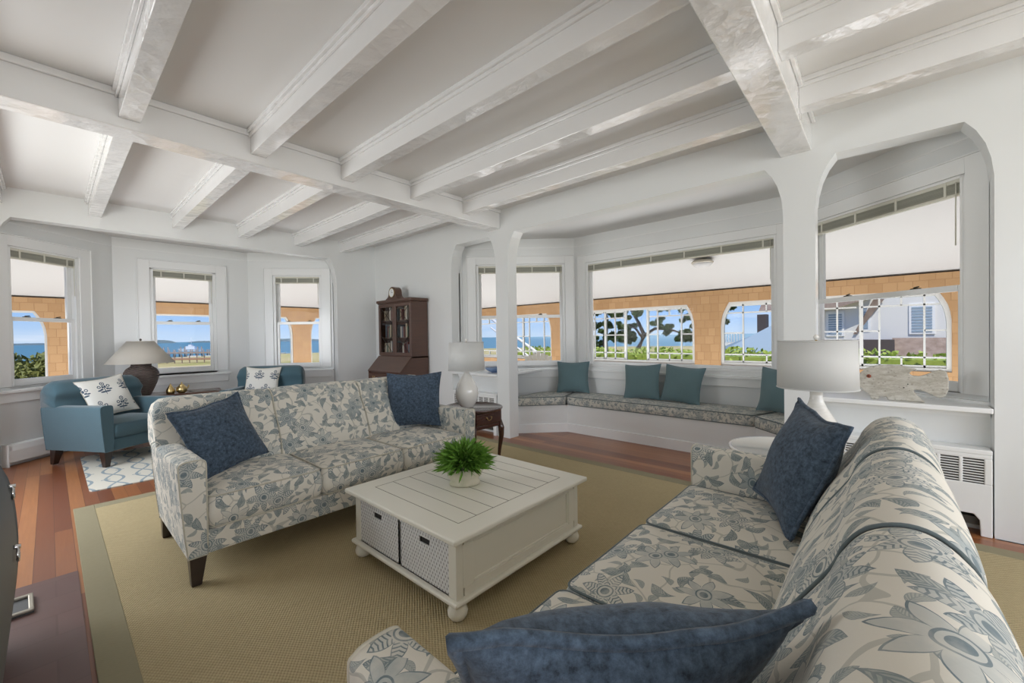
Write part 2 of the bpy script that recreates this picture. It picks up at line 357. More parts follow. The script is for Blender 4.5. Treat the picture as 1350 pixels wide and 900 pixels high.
# ---------------------------------------------------------------- mesh builder
class MB:
    def __init__(s): s.v = []; s.f = []; s.uv = []; s.sm = []; s.mi = []
    def add(s, vs, fs, uvs=None, smooth=False, mi=0):
        o = len(s.v); s.v += [tuple(p) for p in vs]
        for k, f in enumerate(fs):
            s.f.append(tuple(o+i for i in f)); s.sm.append(smooth); s.mi.append(mi)
            s.uv.append(uvs[k] if uvs else None)
        return s
    def box(s, x0, x1, y0, y1, z0, z1, mi=0, M=None):
        vs = [Vector((x, y, z)) for z in (z0, z1) for y in (y0, y1) for x in (x0, x1)]
        if M: vs = [M @ p for p in vs]
        return s.add(vs, [(0, 2, 3, 1), (4, 5, 7, 6), (0, 1, 5, 4), (2, 6, 7, 3), (0, 4, 6, 2), (1, 3, 7, 5)], mi=mi)
    def taper(s, x0, x1, y0, y1, z0, z1, k, dx=0, dy=0, mi=0):  # box with bottom scaled by k about its centre (+ shift)
        cx, cy = (x0+x1)/2+dx, (y0+y1)/2+dy; hx, hy = (x1-x0)/2*k, (y1-y0)/2*k
        vs = [(cx-hx, cy-hy, z0), (cx+hx, cy-hy, z0), (cx-hx, cy+hy, z0), (cx+hx, cy+hy, z0), (x0, y0, z1), (x1, y0, z1), (x0, y1, z1), (x1, y1, z1)]
        return s.add(vs, [(0, 2, 3, 1), (4, 5, 7, 6), (0, 1, 5, 4), (2, 6, 7, 3), (0, 4, 6, 2), (1, 3, 7, 5)], mi=mi)
    def prism(s, poly, fa, a, b, mi=0, smooth=False):  # poly (u,w) ; fa(u,w,t)->xyz
        n = len(poly); vs = [fa(u, w, a) for u, w in poly]+[fa(u, w, b) for u, w in poly]
        L = [0]
        for i in range(n): L.append(L[-1]+math.hypot(poly[(i+1) % n][0]-poly[i][0], poly[(i+1) % n][1]-poly[i][1]))
        s.add(vs, [tuple(range(n))[::-1], tuple(range(n, 2*n))], [[poly[i] for i in range(n)][::-1], [poly[i] for i in range(n)]], mi=mi)
        o = len(s.v)-2*n
        for i in range(n):
            j = (i+1) % n; s.f.append((o+i, o+j, o+n+j, o+n+i)); s.sm.append(smooth); s.mi.append(mi)
            s.uv.append([(L[i], a), (L[i+1], a), (L[i+1], b), (L[i], b)])
        return s
    def tube(s, pts, r, n=8, cap=True, mi=0):
        pts = [Vector(p) for p in pts]; rs = r if isinstance(r, (list, tuple)) else [r]*len(pts)
        rings = []; up = Vector((0, 0, 1))
        for i, p in enumerate(pts):
            d = (pts[min(i+1, len(pts)-1)]-pts[max(i-1, 0)]).normalized()
            a = d.cross(up if abs(d.z) < 0.95 else Vector((1, 0, 0))).normalized(); b = d.cross(a)
            rings.append([p+(a*math.cos(t)+b*math.sin(t))*rs[i] for t in [2*math.pi*k/n for k in range(n)]])
        vs = [q for rg in rings for q in rg]; fs = []
        for i in range(len(pts)-1):
            for k in range(n): fs.append((i*n+k, i*n+(k+1) % n, (i+1)*n+(k+1) % n, (i+1)*n+k))
        if cap: fs += [tuple(range(n))[::-1], tuple((len(pts)-1)*n+k for k in range(n))]
        return s.add(vs, fs, smooth=True, mi=mi)
    def loop(s, pts, r, n=6, mi=0):
        pts = list(pts); return s.tube(pts+[pts[0], pts[1]], r, n, False, mi)
    def lathe(s, prof, c=(0, 0, 0), n=32, sx=1, sy=1, mi=0):
        vs = []; fs = []
        for r, z in prof:
            for k in range(n):
                t = 2*math.pi*k/n; vs.append((c[0]+r*sx*math.cos(t), c[1]+r*sy*math.sin(t), c[2]+z))
        for i in range(len(prof)-1):
            for k in range(n): fs.append((i*n+k, i*n+(k+1) % n, (i+1)*n+(k+1) % n, (i+1)*n+k))
        if prof[0][0] > 1e-5: fs.append(tuple(range(n))[::-1])
        if prof[-1][0] > 1e-5: fs.append(tuple((len(prof)-1)*n+k for k in range(n)))
        return s.add(vs, fs, smooth=True, mi=mi)
    def build(s, name, mats, parent=None, loc=None, rot=0, bevel=0, seg=2, uvbox=False, uvs=1.0, subd=0):
        me = bpy.data.meshes.new(name); me.from_pydata([tuple(p) for p in s.v], [], s.f)
        if not isinstance(mats, (list, tuple)): mats = [mats]
        for q in mats: me.materials.append(MT[q] if isinstance(q, str) else q)
        me.polygons.foreach_set('use_smooth', s.sm); me.polygons.foreach_set('material_index', s.mi)
        ul = me.uv_layers.new(name='UVMap')
        for p in me.polygons:
            u = s.uv[p.index]
            if u and not uvbox:
                for k, li in enumerate(p.loop_indices): ul.data[li].uv = u[k]
            else:
                n = p.normal; ax = max(range(3), key=lambda q: abs(n[q]))
                for li in p.loop_indices:
                    c = me.vertices[me.loops[li].vertex_index].co
                    ul.data[li].uv = ((c.y, c.z), (c.x, c.z), (c.x, c.y))[ax]
        me.validate(); me.update()
        o = bpy.data.objects.new(name, me); COL.objects.link(o)
        if parent: o.parent = parent
        if loc: o.location = loc
        o.rotation_euler[2] = rot
        if bevel:
            b = o.modifiers.new('b', 'BEVEL'); b.width = bevel; b.segments = seg; b.limit_method = 'ANGLE'; b.angle_limit = math.radians(40); b.harden_normals = False
        if subd:
            q = o.modifiers.new('s', 'SUBSURF'); q.levels = subd; q.render_levels = subd
        return o
def empty(name, loc=(0, 0, 0), rot=0, label=None, cat=None, group=None, kind=None, parent=None):
    o = bpy.data.objects.new(name, None); COL.objects.link(o); o.location = loc; o.rotation_euler = (0, 0, rot); o.empty_display_size = 0.1
    if parent: o.parent = parent
    return tag(o, label, cat, group, kind)
def tag(o, label=None, cat=None, group=None, kind=None):
    if label: o['label'] = label
    if cat: o['category'] = cat
    if group: o['group'] = group
    if kind: o['kind'] = kind
    return o
def copy_tree(o, parent=None):
    c = o.copy(); COL.objects.link(c); c.parent = parent
    for ch in o.children: copy_tree(ch, c)
    return c
def struct(o): o['kind'] = 'structure'; return o

# ================================================================ ROOM SHELL
CEIL, HEAD, ARC = 2.93, 2.69, 2.62
XW, YF = 3.9, 6.75            # arcade wall face, far wall face
struct(MB().box(-1.35, 5.6, -4.6, 9.0, -0.12, 0.0).build('floor', 'floor'))
struct(MB().box(-1.35, 0.085, 0.6, 3.42, 0.0, 0.006).build('hearth', 'tile'))['kind'] = 'structure'
struct(MB().box(-1.5, 4.1, -4.7, 6.9, CEIL, CEIL+0.12).build('ceiling', 'ceiling_paint'))
def arch(u0, u1, zt, zb, cw=0.125, chh=0.37, rev=False):   # notch going up at u0, over, down at u1
    P = []
    cur = [(0.0, 0.0), (0.012, 0.11), (0.036, 0.21), (0.075, 0.30), (cw, chh)]
    s_ = 1 if u1 > u0 else -1
    P.append((u0, zb))
    for a, b in cur: P.append((u0+s_*a, zt-chh+b))
    for a, b in cur[::-1]: P.append((u1-s_*a, zt-chh+b))
    P.append((u1, zb)); return P
# arcade wall (right), contour in (y,z)
pts = [(6.9, 0), (6.9, CEIL), (-4.7, CEIL), (-4.7, 0)]
pts += arch(-0.515, 0.38, ARC, 0)+arch(0.587, 3.55, ARC, 0)+arch(3.76, 4.66, ARC, 0)
struct(MB().prism(pts, lambda u, w, t: (t, u, w), XW, XW+0.17).build('wall_right', 'wall_paint'))
# far wall with the wide opening of the sitting bay, contour in (x,z)
pts = [(XW, 0), (XW, CEIL), (-1.5, CEIL), (-1.5, 0)]+arch(-0.37, 3.2, ARC, 0)
struct(MB().prism(pts, lambda u, w, t: (u, t, w), YF, YF+0.15).build('wall_far', 'wall_paint'))
# left and back walls, unseen, with window openings; forward left one added for light
b = MB(); b.box(-1.5, -1.35, -4.7, -3.8, 0, CEIL); b.box(-1.5, -1.35, -3.8, -1.4, 0, 0.75); b.box(-1.5, -1.35, -3.8, -1.4, 2.45, CEIL); b.box(-1.5, -1.35, -1.4, 3.8, 0, CEIL)
b.box(-1.5, -1.35, 3.8, 6.0, 0, 0.75); b.box(-1.5, -1.35, 3.8, 6.0, 2.45, CEIL); b.box(-1.5, -1.35, 6.0, 6.75, 0, CEIL)
struct(b.build('wall_left', 'wall_paint'))
b = MB(); b.box(-1.35, -0.6, -4.7, -4.55, 0, CEIL); b.box(-0.6, 3.8, -4.7, -4.55, 0, 0.75); b.box(-0.6, 3.8, -4.7, -4.55, 2.65, CEIL); b.box(3.8, 3.9, -4.7, -4.55, 0, CEIL)
struct(b.build('wall_back', 'wall_paint'))
# beams
NT = [0]
def trim(mb, mat='trim_paint', **k):
    NT[0] += 1; return struct(mb.build('trim_%d' % NT[0], mat, **k))
def beamX(y0, y1, x0, x1, zb):
    b = MB(); b.box(x0, x1, y0, y1, zb, CEIL); b.box(x0, x1, y0-0.025, y0, CEIL-0.045, CEIL); b.box(x0, x1, y1, y1+0.025, CEIL-0.045, CEIL); return b
trim(beamX(3.67, 3.88, -1.35, XW, HEAD), 'beam', bevel=0.006)
trim(beamX(0.40, 0.60, -1.35, XW, HEAD-0.005), 'beam', bevel=0.006)
trim(beamX(-2.9, -2.7, -1.35, XW, HEAD), 'beam', bevel=0.006)
JX = [-1.08, -0.35, 0.38, 1.13, 1.855, 2.60, 3.32]
for x in JX:
    for y0, y1 in ((3.88, 6.75), (0.60, 3.67), (-2.7, 0.40), (-4.55, -2.9)):
        b = MB(); b.box(x-0.055, x+0.055, y0, y1, 2.752, CEIL)
        for s_ in (-1, 1):
            xs = sorted((x+s_*0.055, x+s_*0.085)); b.box(xs[0], xs[1], y0, y1, CEIL-0.03, CEIL)
            xs = sorted((x+s_*0.055, x+s_*0.070)); b.box(xs[0], xs[1], y0, y1, CEIL-0.055, CEIL-0.03)
        trim(b, 'beam', bevel=0.004)

# ---------------------------------------------------------------- bays
class Seg:
    def __init__(s, a, b):
        s.a = Vector((a[0], a[1])); d = Vector((b[0]-a[0], b[1]-a[1])); s.L = d.length; s.ang = math.atan2(d.y, d.x); s.d = d.normalized(); s.n = Vector((-s.d.y, s.d.x))
    def loc(s, x=0, y=0, z=0): p = s.a+s.d*x+s.n*y; return (p.x, p.y, z)
BR = [Seg((4.12, 4.66), (5.2, 3.4)), Seg((5.2, 3.4), (5.2, 0.74)), Seg((5.2, 0.74), (4.12, -0.52))]
BF = [Seg((-0.37, 6.9), (0.59, 7.78)), Seg((0.59, 7.78), (2.2, 7.78)), Seg((2.2, 7.78), (3.2, 6.9))]
WN = [0]
def wall_with_hole(name, sg, x0, x1, z0, z1, top=2.78):
    b = MB(); t = 0.14; e_ = 0.06
    b.box(-e_*0, x0, 0, t, 0, top); b.box(x1, sg.L, 0, t, 0, top); b.box(x0, x1, 0, t, 0, z0); b.box(x0, x1, 0, t, z1, top)
    return struct(b.build(name, 'wall_paint', loc=sg.loc(), rot=sg.ang))
def casing(b, x0, x1, z0, z1, w=0.13):
    b.box(x0-w, x0, -0.018, 0, z0, z1+w*0.85); b.box(x1, x1+w, -0.018, 0, z0, z1+w*0.85); b.box(x0, x1, -0.018, 0, z1, z1+w*0.85)
    b.box(x0-w-0.012, x0-w, -0.028, 0, z0, z1+w*0.85+0.012); b.box(x1+w, x1+w+0.012, -0.028, 0, z0, z1+w*0.85+0.012); b.box(x0-w-0.012, x1+w+0.012, -0.028, 0, z1+w*0.85, z1+w*0.85+0.012)
def frame_rect(b, x0, x1, z0, z1, y0, y1, ws, wt_, wb):
    b.box(x0, x0+ws, y0, y1, z0, z1); b.box(x1-ws, x1, y0, y1, z0, z1); b.box(x0+ws, x1-ws, y0, y1, z1-wt_, z1); b.box(x0+ws, x1-ws, y0, y1, z0, z0+wb)
def blind(sg, x0, x1, ztop, label, n):
    r = empty('venetian_blind', sg.loc((x0+x1)/2, 0.02, ztop-0.13), sg.ang, label, 'blind', 'raised venetian blinds at the window heads')
    hw = (x1-x0)/2-0.01
    MB().box(-hw, hw, -0.012, 0.028, 0.085, 0.125).build('head_rail', 'blind_rail', r)
    b = MB()
    for k in range(11): b.box(-hw, hw, -0.012, 0.030, 0.018+k*0.006, 0.0215+k*0.006)
    b.build('slat_stack', 'blind', r)
    MB().box(-hw, hw, -0.012, 0.030, 0.0, 0.014).build('bottom_rail', 'blind_rail', r)
    for k in range(n):
        x = -hw+0.12+(2*hw-0.24)*k/(n-1); MB().box(x-0.008, x+0.008, -0.016, -0.012, 0.0, 0.12).build('ladder_tape', 'blind_rail', r)
    MB().tube([(hw-0.05, -0.022, 0.09), (hw-0.05, -0.024, -0.35)], 0.004, 6).build('tilt_wand', 'blind_rail', r)
    return r
def double_hung(sg, x0, x1, z0, z1, zm, blab, stool=True, nb=3):
    WN[0] += 1
    w = struct(empty('window_%d' % WN[0], sg.loc(), sg.ang))
    b = MB(); casing(b, x0, x1, z0-0.0, z1)
    b.box(x0, x0+0.022, 0, 0.14, z0, z1); b.box(x1-0.022, x1, 0, 0.14, z0, z1); b.box(x0, x1, 0, 0.14, z1-0.02, z1); b.box(x0, x1, 0, 0.17, z0-0.03, z0)
    b.box(x0+0.022, x0+0.04, 0.0, 0.03, z0, z1); b.box(x1-0.04, x1-0.022, 0.0, 0.03, z0, z1)
    b.build('window_frame', 'trim_paint', w, bevel=0.003)
    a0, a1 = x0+0.026, x1-0.026
    b = MB(); frame_rect(b, a0, a1, z0, zm+0.022, 0.032, 0.066, 0.048, 0.044, 0.075); lo = b.build('lower_sash', 'trim_paint', w, bevel=0.003)
    b = MB(); frame_rect(b, a0, a1, zm-0.018, z1-0.02, 0.072, 0.106, 0.048, 0.05, 0.04); up = b.build('upper_sash', 'trim_paint', w, bevel=0.003)
    MB().box(a0+0.04, a1-0.04, 0.047, 0.050, z0+0.06, zm).build('pane', 'window_glass', lo)
    MB().box(a0+0.04, a1-0.04, 0.087, 0.090, zm, z1-0.06).build('pane', 'window_glass', up)
    for k in (0.27, 0.73):
        x = a0+(a1-a0)*k; MB().box(x-0.03, x+0.03, 0.034, 0.060, zm+0.022, zm+0.030).tube([(x-0.015, 0.05, zm+0.034), (x+0.025, 0.04, zm+0.040)], 0.006, 6).build('sash_lock', 'bronze', w)
    if stool:
        b = MB(); b.box(x0-0.17, x1+0.17, -0.05, 0.03, z0-0.065, z0-0.035); b.box(x0-0.14, x1+0.14, -0.02, 0, z0-0.17, z0-0.065); b.build('window_stool', 'trim_paint', w, bevel=0.005)
    blind(sg, x0, x1, z1, blab, nb)
    return w
ZB = 0.87
wall_with_hole('wall_bay_left', BR[0], 0.20, 1.52, 0.86, 2.37); wall_with_hole('wall_bay_middle', BR[1], 0.20, 2.56, 0.86, 2.35); wall_with_hole('wall_bay_right', BR[2], 0.27, 1.54, 0.86, 2.37)
double_hung(BR[0], 0.20, 1.52, 0.86, 2.37, 1.595, 'raised blind above the window behind the narrow white post and white lamp', nb=4)
double_hung(BR[2], 0.27, 1.54, 0.86, 2.37, 1.595, 'raised blind above the right-hand bay window with the wooden fish on its sill', nb=4)
# large fixed picture window
WN[0] += 1; sg = BR[1]; w = struct(empty('window_%d' % WN[0], sg.loc(), sg.ang)); x0, x1, z0, z1 = 0.20, 2.56, 0.86, 2.35
b = MB(); casing(b, x0, x1, z0, z1, 0.12); frame_rect(b, x0, x1, z0, z1, 0, 0.14, 0.03, 0.03, 0.03); b.build('window_frame', 'trim_paint', w, bevel=0.003)
b = MB(); frame_rect(b, x0+0.03, x1-0.03, z0+0.03, z1-0.03, 0.05, 0.09, 0.035, 0.035, 0.035); f_ = b.build('fixed_sash', 'trim_paint', w, bevel=0.003)
MB().box(x0+0.06, x1-0.06, 0.066, 0.07, z0+0.06, z1-0.06).build('pane', 'window_glass', f_)
b = MB(); b.box(0.02, sg.L-0.02, -0.05, 0.03, z0-0.075, z0-0.04); b.box(0.02, sg.L-0.02, -0.025, 0, z0-0.17, z0-0.075); b.build('window_stool', 'trim_paint', w, bevel=0.006)
blind(sg, x0, x1, z1, 'long raised blind across the top of the wide picture window', 6)
wall_with_hole('wall_nook_left', BF[0], 0.11, 0.86, 0.84, 2.36); wall_with_hole('wall_nook_middle', BF[1], 0.38, 1.165, 0.84, 2.36); wall_with_hole('wall_nook_right', BF[2], 0.385, 1.155, 0.84, 2.37)
double_hung(BF[0], 0.11, 0.86, 0.84, 2.36, 1.575, 'raised blind above the leftmost window, over the teal armchair')
double_hung(BF[1], 0.38, 1.165, 0.84, 2.36, 1.575, 'raised blind above the window behind the brown pottery lamp')
double_hung(BF[2], 0.385, 1.155, 0.84, 2.37, 1.58, 'raised blind above the narrow window left of the tall desk')
# short returns between the arcade / far wall and the bay walls
struct(MB().box(4.05, 4.17, 4.66, 4.86, 0, 2.78).build('wall_return_left', 'wall_paint'))
struct(MB().box(4.05, 4.17, -0.72, -0.515, 0, 2.78).build('wall_return_right', 'wall_paint'))
struct(MB().box(-0.57, -0.37, 6.88, 7.05, 0, 2.78).build('wall_return_nook_left', 'wall_paint'))
struct(MB().box(3.2, 3.4, 6.88, 7.05, 0, 2.78).build('wall_return_nook_right', 'wall_paint'))
# bay ceilings and picture moulding
struct(MB().prism([(4.0, 4.8), (5.4, 3.55), (5.4, 0.6), (4.0, -0.7)], lambda u, w_, t: (u, w_, t), 2.74, 2.80).build('ceiling_bay', 'ceiling_paint'))
struct(MB().prism([(-0.6, 6.88), (0.5, 7.98), (2.3, 7.98), (3.4, 6.88)], lambda u, w_, t: (u, w_, t), 2.74, 2.80).build('ceiling_nook', 'ceiling_paint'))
for sg in BR+BF:
    struct(MB().box(0, sg.L, -0.006, 0, 2.60, 2.615).build('trim_%d' % (NT[0]+1), 'trim_paint', loc=sg.loc(), rot=sg.ang)); NT[0] += 1
# knee walls with deep stools in the side arches
for nm, y0, y1, sgx in (('wall_knee_left', 3.76, 4.66, BR[0]), ('wall_knee_right', -0.515, 0.38, BR[2])):
    struct(MB().box(4.02, 4.06, y0, y1, 0, 0.775).build(nm, 'wall_paint'))
    ends = [(3.885, y0+0.0), (3.885, y1-0.0)]
    if y0 > 0: poly = [(3.885, 3.76), (3.885, 4.655), (4.12, 4.655), (4.90, 3.76)]
    else: poly = [(3.885, -0.51), (3.885, 0.38), (4.90, 0.38), (4.13, -0.51)]
    trim(MB().prism(poly, lambda u, w_, t: (u, w_, t), 0.775, 0.808), bevel=0.006)
    trim(MB().box(4.0, 4.02, y0+0.003, y1-0.003, 0.735, 0.775))
# narrow cheek walls beside bench
for y in (3.70, 0.38): pass
# window seat plinth
FR = [(4.10, 3.74), (4.21, 3.64), (4.675, 3.19), (4.675, 0.95), (4.21, 0.50), (4.10, 0.40)]
BK = [(5.19, 0.75), (5.19, 3.39), (4.89, 3.74)]
poly = [(4.08, 3.75), (4.21, 3.64), (4.675, 3.19), (4.675, 0.95), (4.21, 0.50), (4.08, 0.39), (4.88, 0.39), (5.19, 0.75), (5.19, 3.39), (4.88, 3.75)]
struct(MB().prism(poly, lambda u, w_, t: (u, w_, t), 0.0, 0.365).build('wall_window_seat', 'wall_paint'))
bb = [(4.08, 3.75), (4.20, 3.63), (4.663, 3.185), (4.663, 0.955), (4.20, 0.51), (4.08, 0.39), (4.1, 0.37), (4.22, 0.48), (4.69, 0.94), (4.69, 3.20), (4.22, 3.66), (4.1, 3.77)]
struct(MB().prism(bb, lambda u, w_, t: (u, w_, t), 0.0, 0.115).build('baseboard_seat', 'trim_paint'))
struct(MB().box(3.885, XW, -4.5, -0.52, 0, 0.0).box(3.2, 3.9, YF-0.014, YF, 0.0, 0.14).build('baseboard_far', 'trim_paint'))

# ---------------------------------------------------------------- cushions / pillows
def rrect(x0, x1, y0, y1, r, n=5):
    P = []
    for cx, cy, a in ((x1-r, y1-r, 0), (x0+r, y1-r, 90), (x0+r, y0+r, 180), (x1-r, y0+r, 270)):
        for k in range(n+1):
            t = math.radians(a+90*k/n); P.append((cx+r*math.cos(t), cy+r*math.sin(t)))
    return P
def resample(P, step):
    out = []
    for i in range(len(P)):
        a = Vector(P[i]); b = Vector(P[(i+1) % len(P)]); n = max(1, int((b-a).length/step))
        for k in range(n): out.append(tuple(a.lerp(b, k/n)))
    return out
def cushion_mb(outline, z0, z1, crown=0.03, bulge=0.012, ins=0.014):
    """box cushion from a convex outline: rings bottom->side->crowned top, uv in metres"""
    b = MB(); c = Vector((sum(p[0] for p in outline)/len(outline), sum(p[1] for p in outline)/len(outline)))
    P = [Vector(p) for p in outline]; n = len(P)
    def inset(d):
        out = []
        for p in P:
            v = p-c; l = v.length; out.append(c+v*max(0.0, (l-d)/l))
        return out
    H = z1-z0
    rings = []
    for s_ in (0.5, 0.8): rings.append(([c+(p-c)*s_ for p in P], z0-0.0))
    rings.append((inset(ins), z0)); rings.append((inset(0), z0+H*0.12)); rings.append((inset(-bulge), z0+H*0.5)); rings.append((inset(0), z0+H*0.88)); rings.append((inset(ins), z1))
    for s_ in (0.93, 0.85, 0.7, 0.5, 0.28, 0.08): rings.append(([c+(p-c)*s_ for p in inset(ins)], z1+crown*(1-s_**3)))
    per = [0]
    for i in range(n): per.append(per[-1]+(P[(i+1) % n]-P[i]).length)
    vs = [(q.x, q.y, z) for rg, z in rings for q in rg]; fs = []; uv = []
    for i in range(len(rings)-1):
        for k in range(n):
            j = (k+1) % n; f = (i*n+k, i*n+j, (i+1)*n+j, (i+1)*n+k); fs.append(f)
            if 2 <= i <= 5: za, zb_ = rings[i][1], rings[i+1][1]; uv.append([(per[k]+.3, za), (per[k+1]+.3, za), (per[k+1]+.3, zb_), (per[k]+.3, zb_)])
            else: uv.append([(vs[q][0], vs[q][1]) for q in f])
    fs.append(tuple((len(rings)-1)*n+k for k in range(n))); uv.append([(vs[q][0], vs[q][1]) for q in fs[-1]])
    b.add(vs, fs, uv, smooth=True); return b, inset(ins-0.004)
def pipe_rings(ins, zs, r=0.0045):
    b = MB()
    for z in zs: b.loop([(q.x, q.y, z) for q in ins], r, 6)
    return b
def pillow_mb(w, h, t, N=22, flange=0.0, dip=0.025, soft=0.0, seed=1):
    """knife-edge pillow standing in local XZ, thickness along Y, base at z=0; uv in metres"""
    rnd = random.Random(seed); ph = [rnd.uniform(0, 6.28) for _ in range(6)]
    b = MB(); vs = []; fs = []; uv = []
    def P(i, j, side):
        u = -1+2*i/N; v = -1+2*j/N
        x = u*(w/2-dip*(1-v*v)*abs(u)**3); z = v*(h/2-dip*(1-u*u)*abs(v)**3)+h/2
        pu = max(0, 1-u*u)**0.55; pv = max(0, 1-v*v)**0.55
        th = t/2*pu*pv*(1-0.22*soft*(1-v)*0.5)
        th *= 1+0.05*math.sin(5*u+ph[0])*math.sin(4*v+ph[1])
        sag = soft*0.02*math.sin(3*u+ph[2])*(v+1)/2
        return (x, side*th+0.010*math.sin(3*u+ph[3])*math.sin(3*v+ph[4]), z-abs(sag)*pu)
    for side in (-1, 1):
        o = len(vs)
        for j in range(N+1):
            for i in range(N+1): vs.append(P(i, j, side))
        for j in range(N):
            for i in range(N):
                a = o+j*(N+1)+i; f = (a, a+1, a+N+2, a+N+1); f = f if side < 0 else f[::-1]; fs.append(f)
                uv.append([((q-o) % (N+1)*w/N, (q-o)//(N+1)*h/N) for q in f])
    b.add(vs, fs, uv, smooth=True)
    edge = [P(i, 0, 0) for i in range(N)]+[P(N, j, 0) for j in range(N)]+[P(N-i, N, 0) for i in range(N)]+[P(0, N-j, 0) for j in range(N)]
    return b, edge
def pillow(name, w, h, t, mat, pmat, loc, yaw, lean, roll, label, pr=0.007, cat='pillow', group=None, **k):
    """loc = bottom-centre; yaw: local X direction (deg); lean: top tips towards +Y local; roll in plane"""
    b, edge = pillow_mb(w, h, t, **k)
    e = empty(name, loc, 0, label, cat, group)
    e.rotation_mode = 'QUATERNION'
    e.rotation_quaternion = (Matrix.Rotation(math.radians(yaw), 3, 'Z') @ Matrix.Rotation(math.radians(-lean), 3, 'X') @ Matrix.Rotation(math.radians(roll), 3, 'Y')).to_quaternion()
    b.build('cover', mat, e)
    if pmat: MB().loop(edge, pr, 6).build('piped_edge', pmat, e)
    return e

# bench cushions
def bench(poly, label):
    o = empty('bench_cushion', (0, 0, 0), 0, label, 'cushion', 'floral cushions on the window seat')
    cx = sum(p[0] for p in poly)/len(poly); cy = sum(p[1] for p in poly)/len(poly); o.location = (cx, cy, 0.366)
    P = resample([(p[0]-cx, p[1]-cy) for p in poly], 0.06)
    b, ins = cushion_mb(P, 0, 0.115, 0.012, 0.006, 0.010); b.build('cover', 'floral_bench', o)
    pipe_rings(ins, (0.006, 0.112), 0.0055).build('piping', 'slate_piping', o); return o
bench([(4.655, 0.96), (5.16, 0.78), (5.16, 3.36), (4.655, 3.18)], 'long straight floral cushion in the middle of the window seat')
bench([(4.62, 3.20), (5.13, 3.38), (4.86, 3.73), (4.10, 3.73), (4.19, 3.61)], 'angled floral seat cushion at the left end, beside the narrow white post')
bench([(4.62, 0.94), (4.19, 0.50), (4.10, 0.41), (4.86, 0.41), (5.13, 0.76)], 'angled floral seat cushion at the right end, behind the white drum-shaded lamp')
seatP = dict(mat='teal_seat', pmat='teal_seat', pr=0.005, group='teal pillows on the window seat')
pillow('throw_pillow', 0.46, 0.45, 0.14, loc=(4.93, 3.27, 0.492), yaw=-62, lean=14, roll=0, label='teal pillow in the left corner of the window seat', seed=3, **seatP)
pillow('throw_pillow', 0.47, 0.45, 0.14, loc=(4.93, 2.26, 0.49), yaw=-88, lean=16, roll=-3, label='left pillow of the two teal ones side by side on the window seat', seed=4, **seatP)
pillow('throw_pillow', 0.47, 0.45, 0.15, loc=(4.90, 1.78, 0.49), yaw=-93, lean=16, roll=4, label='right pillow of the two teal ones side by side on the window seat', seed=5, **seatP)
pillow('throw_pillow', 0.46, 0.46, 0.14, loc=(4.82, 0.80, 0.492), yaw=-122, lean=12, roll=0, label='teal pillow at the right end of the window seat, half behind the white post', seed=6, **seatP)

# ================================================================ SOFAS
def back_section(x0, x1, prof, endL, endR, puff=0.014):
    """upholstered back: profile (y,z) open polyline from seat front up over the crest and down; extruded along x"""
    b = MB(); N = 12; M_ = len(prof); L = [0]
    cy = sum(p[0] for p in prof)/M_; cz = sum(p[1] for p in prof)/M_
    for i in range(1, M_): L.append(L[-1]+math.hypot(prof[i][0]-prof[i-1][0], prof[i][1]-prof[i-1][1]))
    vs = []
    xs = [x0+(x1-x0)*(0.5-0.5*math.cos(math.pi*k/N)) for k in range(N+1)]
    zt = max(p[1] for p in prof)
    for k, x in enumerate(xs):
        u = -1+2*(x-x0)/(x1-x0); pf = puff*(1-abs(u)**5)-0.008*(abs(u)**12)
        rr = 0.0
        dl, dr = x-x0, x1-x; Rr = 0.07
        if endL and dl < Rr: rr = max(rr, Rr-math.sqrt(max(0, Rr*Rr-(Rr-dl)**2)))
        if endR and dr < Rr: rr = max(rr, Rr-math.sqrt(max(0, Rr*Rr-(Rr-dr)**2)))
        for (y, z) in prof:
            d = Vector((y-cy, z-cz)); d.normalize()
            zz = z+d.y*pf*0.6; yy = y+d.x*pf
            if zz > zt-0.16: zz -= rr*(zz-(zt-0.16))/0.16*0.9
            xx = x
            if zz < 0.60 and endL: xx = max(xx, x0+0.055)
            if zz < 0.60 and endR: xx = min(xx, x1-0.055)
            vs.append((xx, yy, zz))
    fs = []; uv = []
    for k in range(N):
        for i in range(M_-1):
            a = k*M_+i; fs.append((a, a+1, a+1+M_, a+M_)); uv.append([(xs[k], L[i]), (xs[k], L[i+1]), (xs[k+1], L[i+1]), (xs[k+1], L[i])])
    o = [tuple(range(M_))[::-1], tuple(N*M_+i for i in range(M_))]
    b.add(vs, fs+o, uv+[[(vs[q][1], vs[q][2]) for q in f] for f in o], smooth=True)
    return b
def smooth_line(P, n):
    out = []
    for i in range(len(P)-1):
        a, b_, c, d_ = [Vector(P[min(max(k, 0), len(P)-1)]) for k in (i-1, i, i+1, i+2)]
        for q in range(n):
            t_ = q/n; v_ = 0.5*((2*b_)+(c-a)*t_+(2*a-5*b_+4*c-d_)*t_*t_+(3*b_-3*c+d_-a)*t_**3); out.append((v_.x, v_.y))
    out.append(tuple(P[-1])); return out
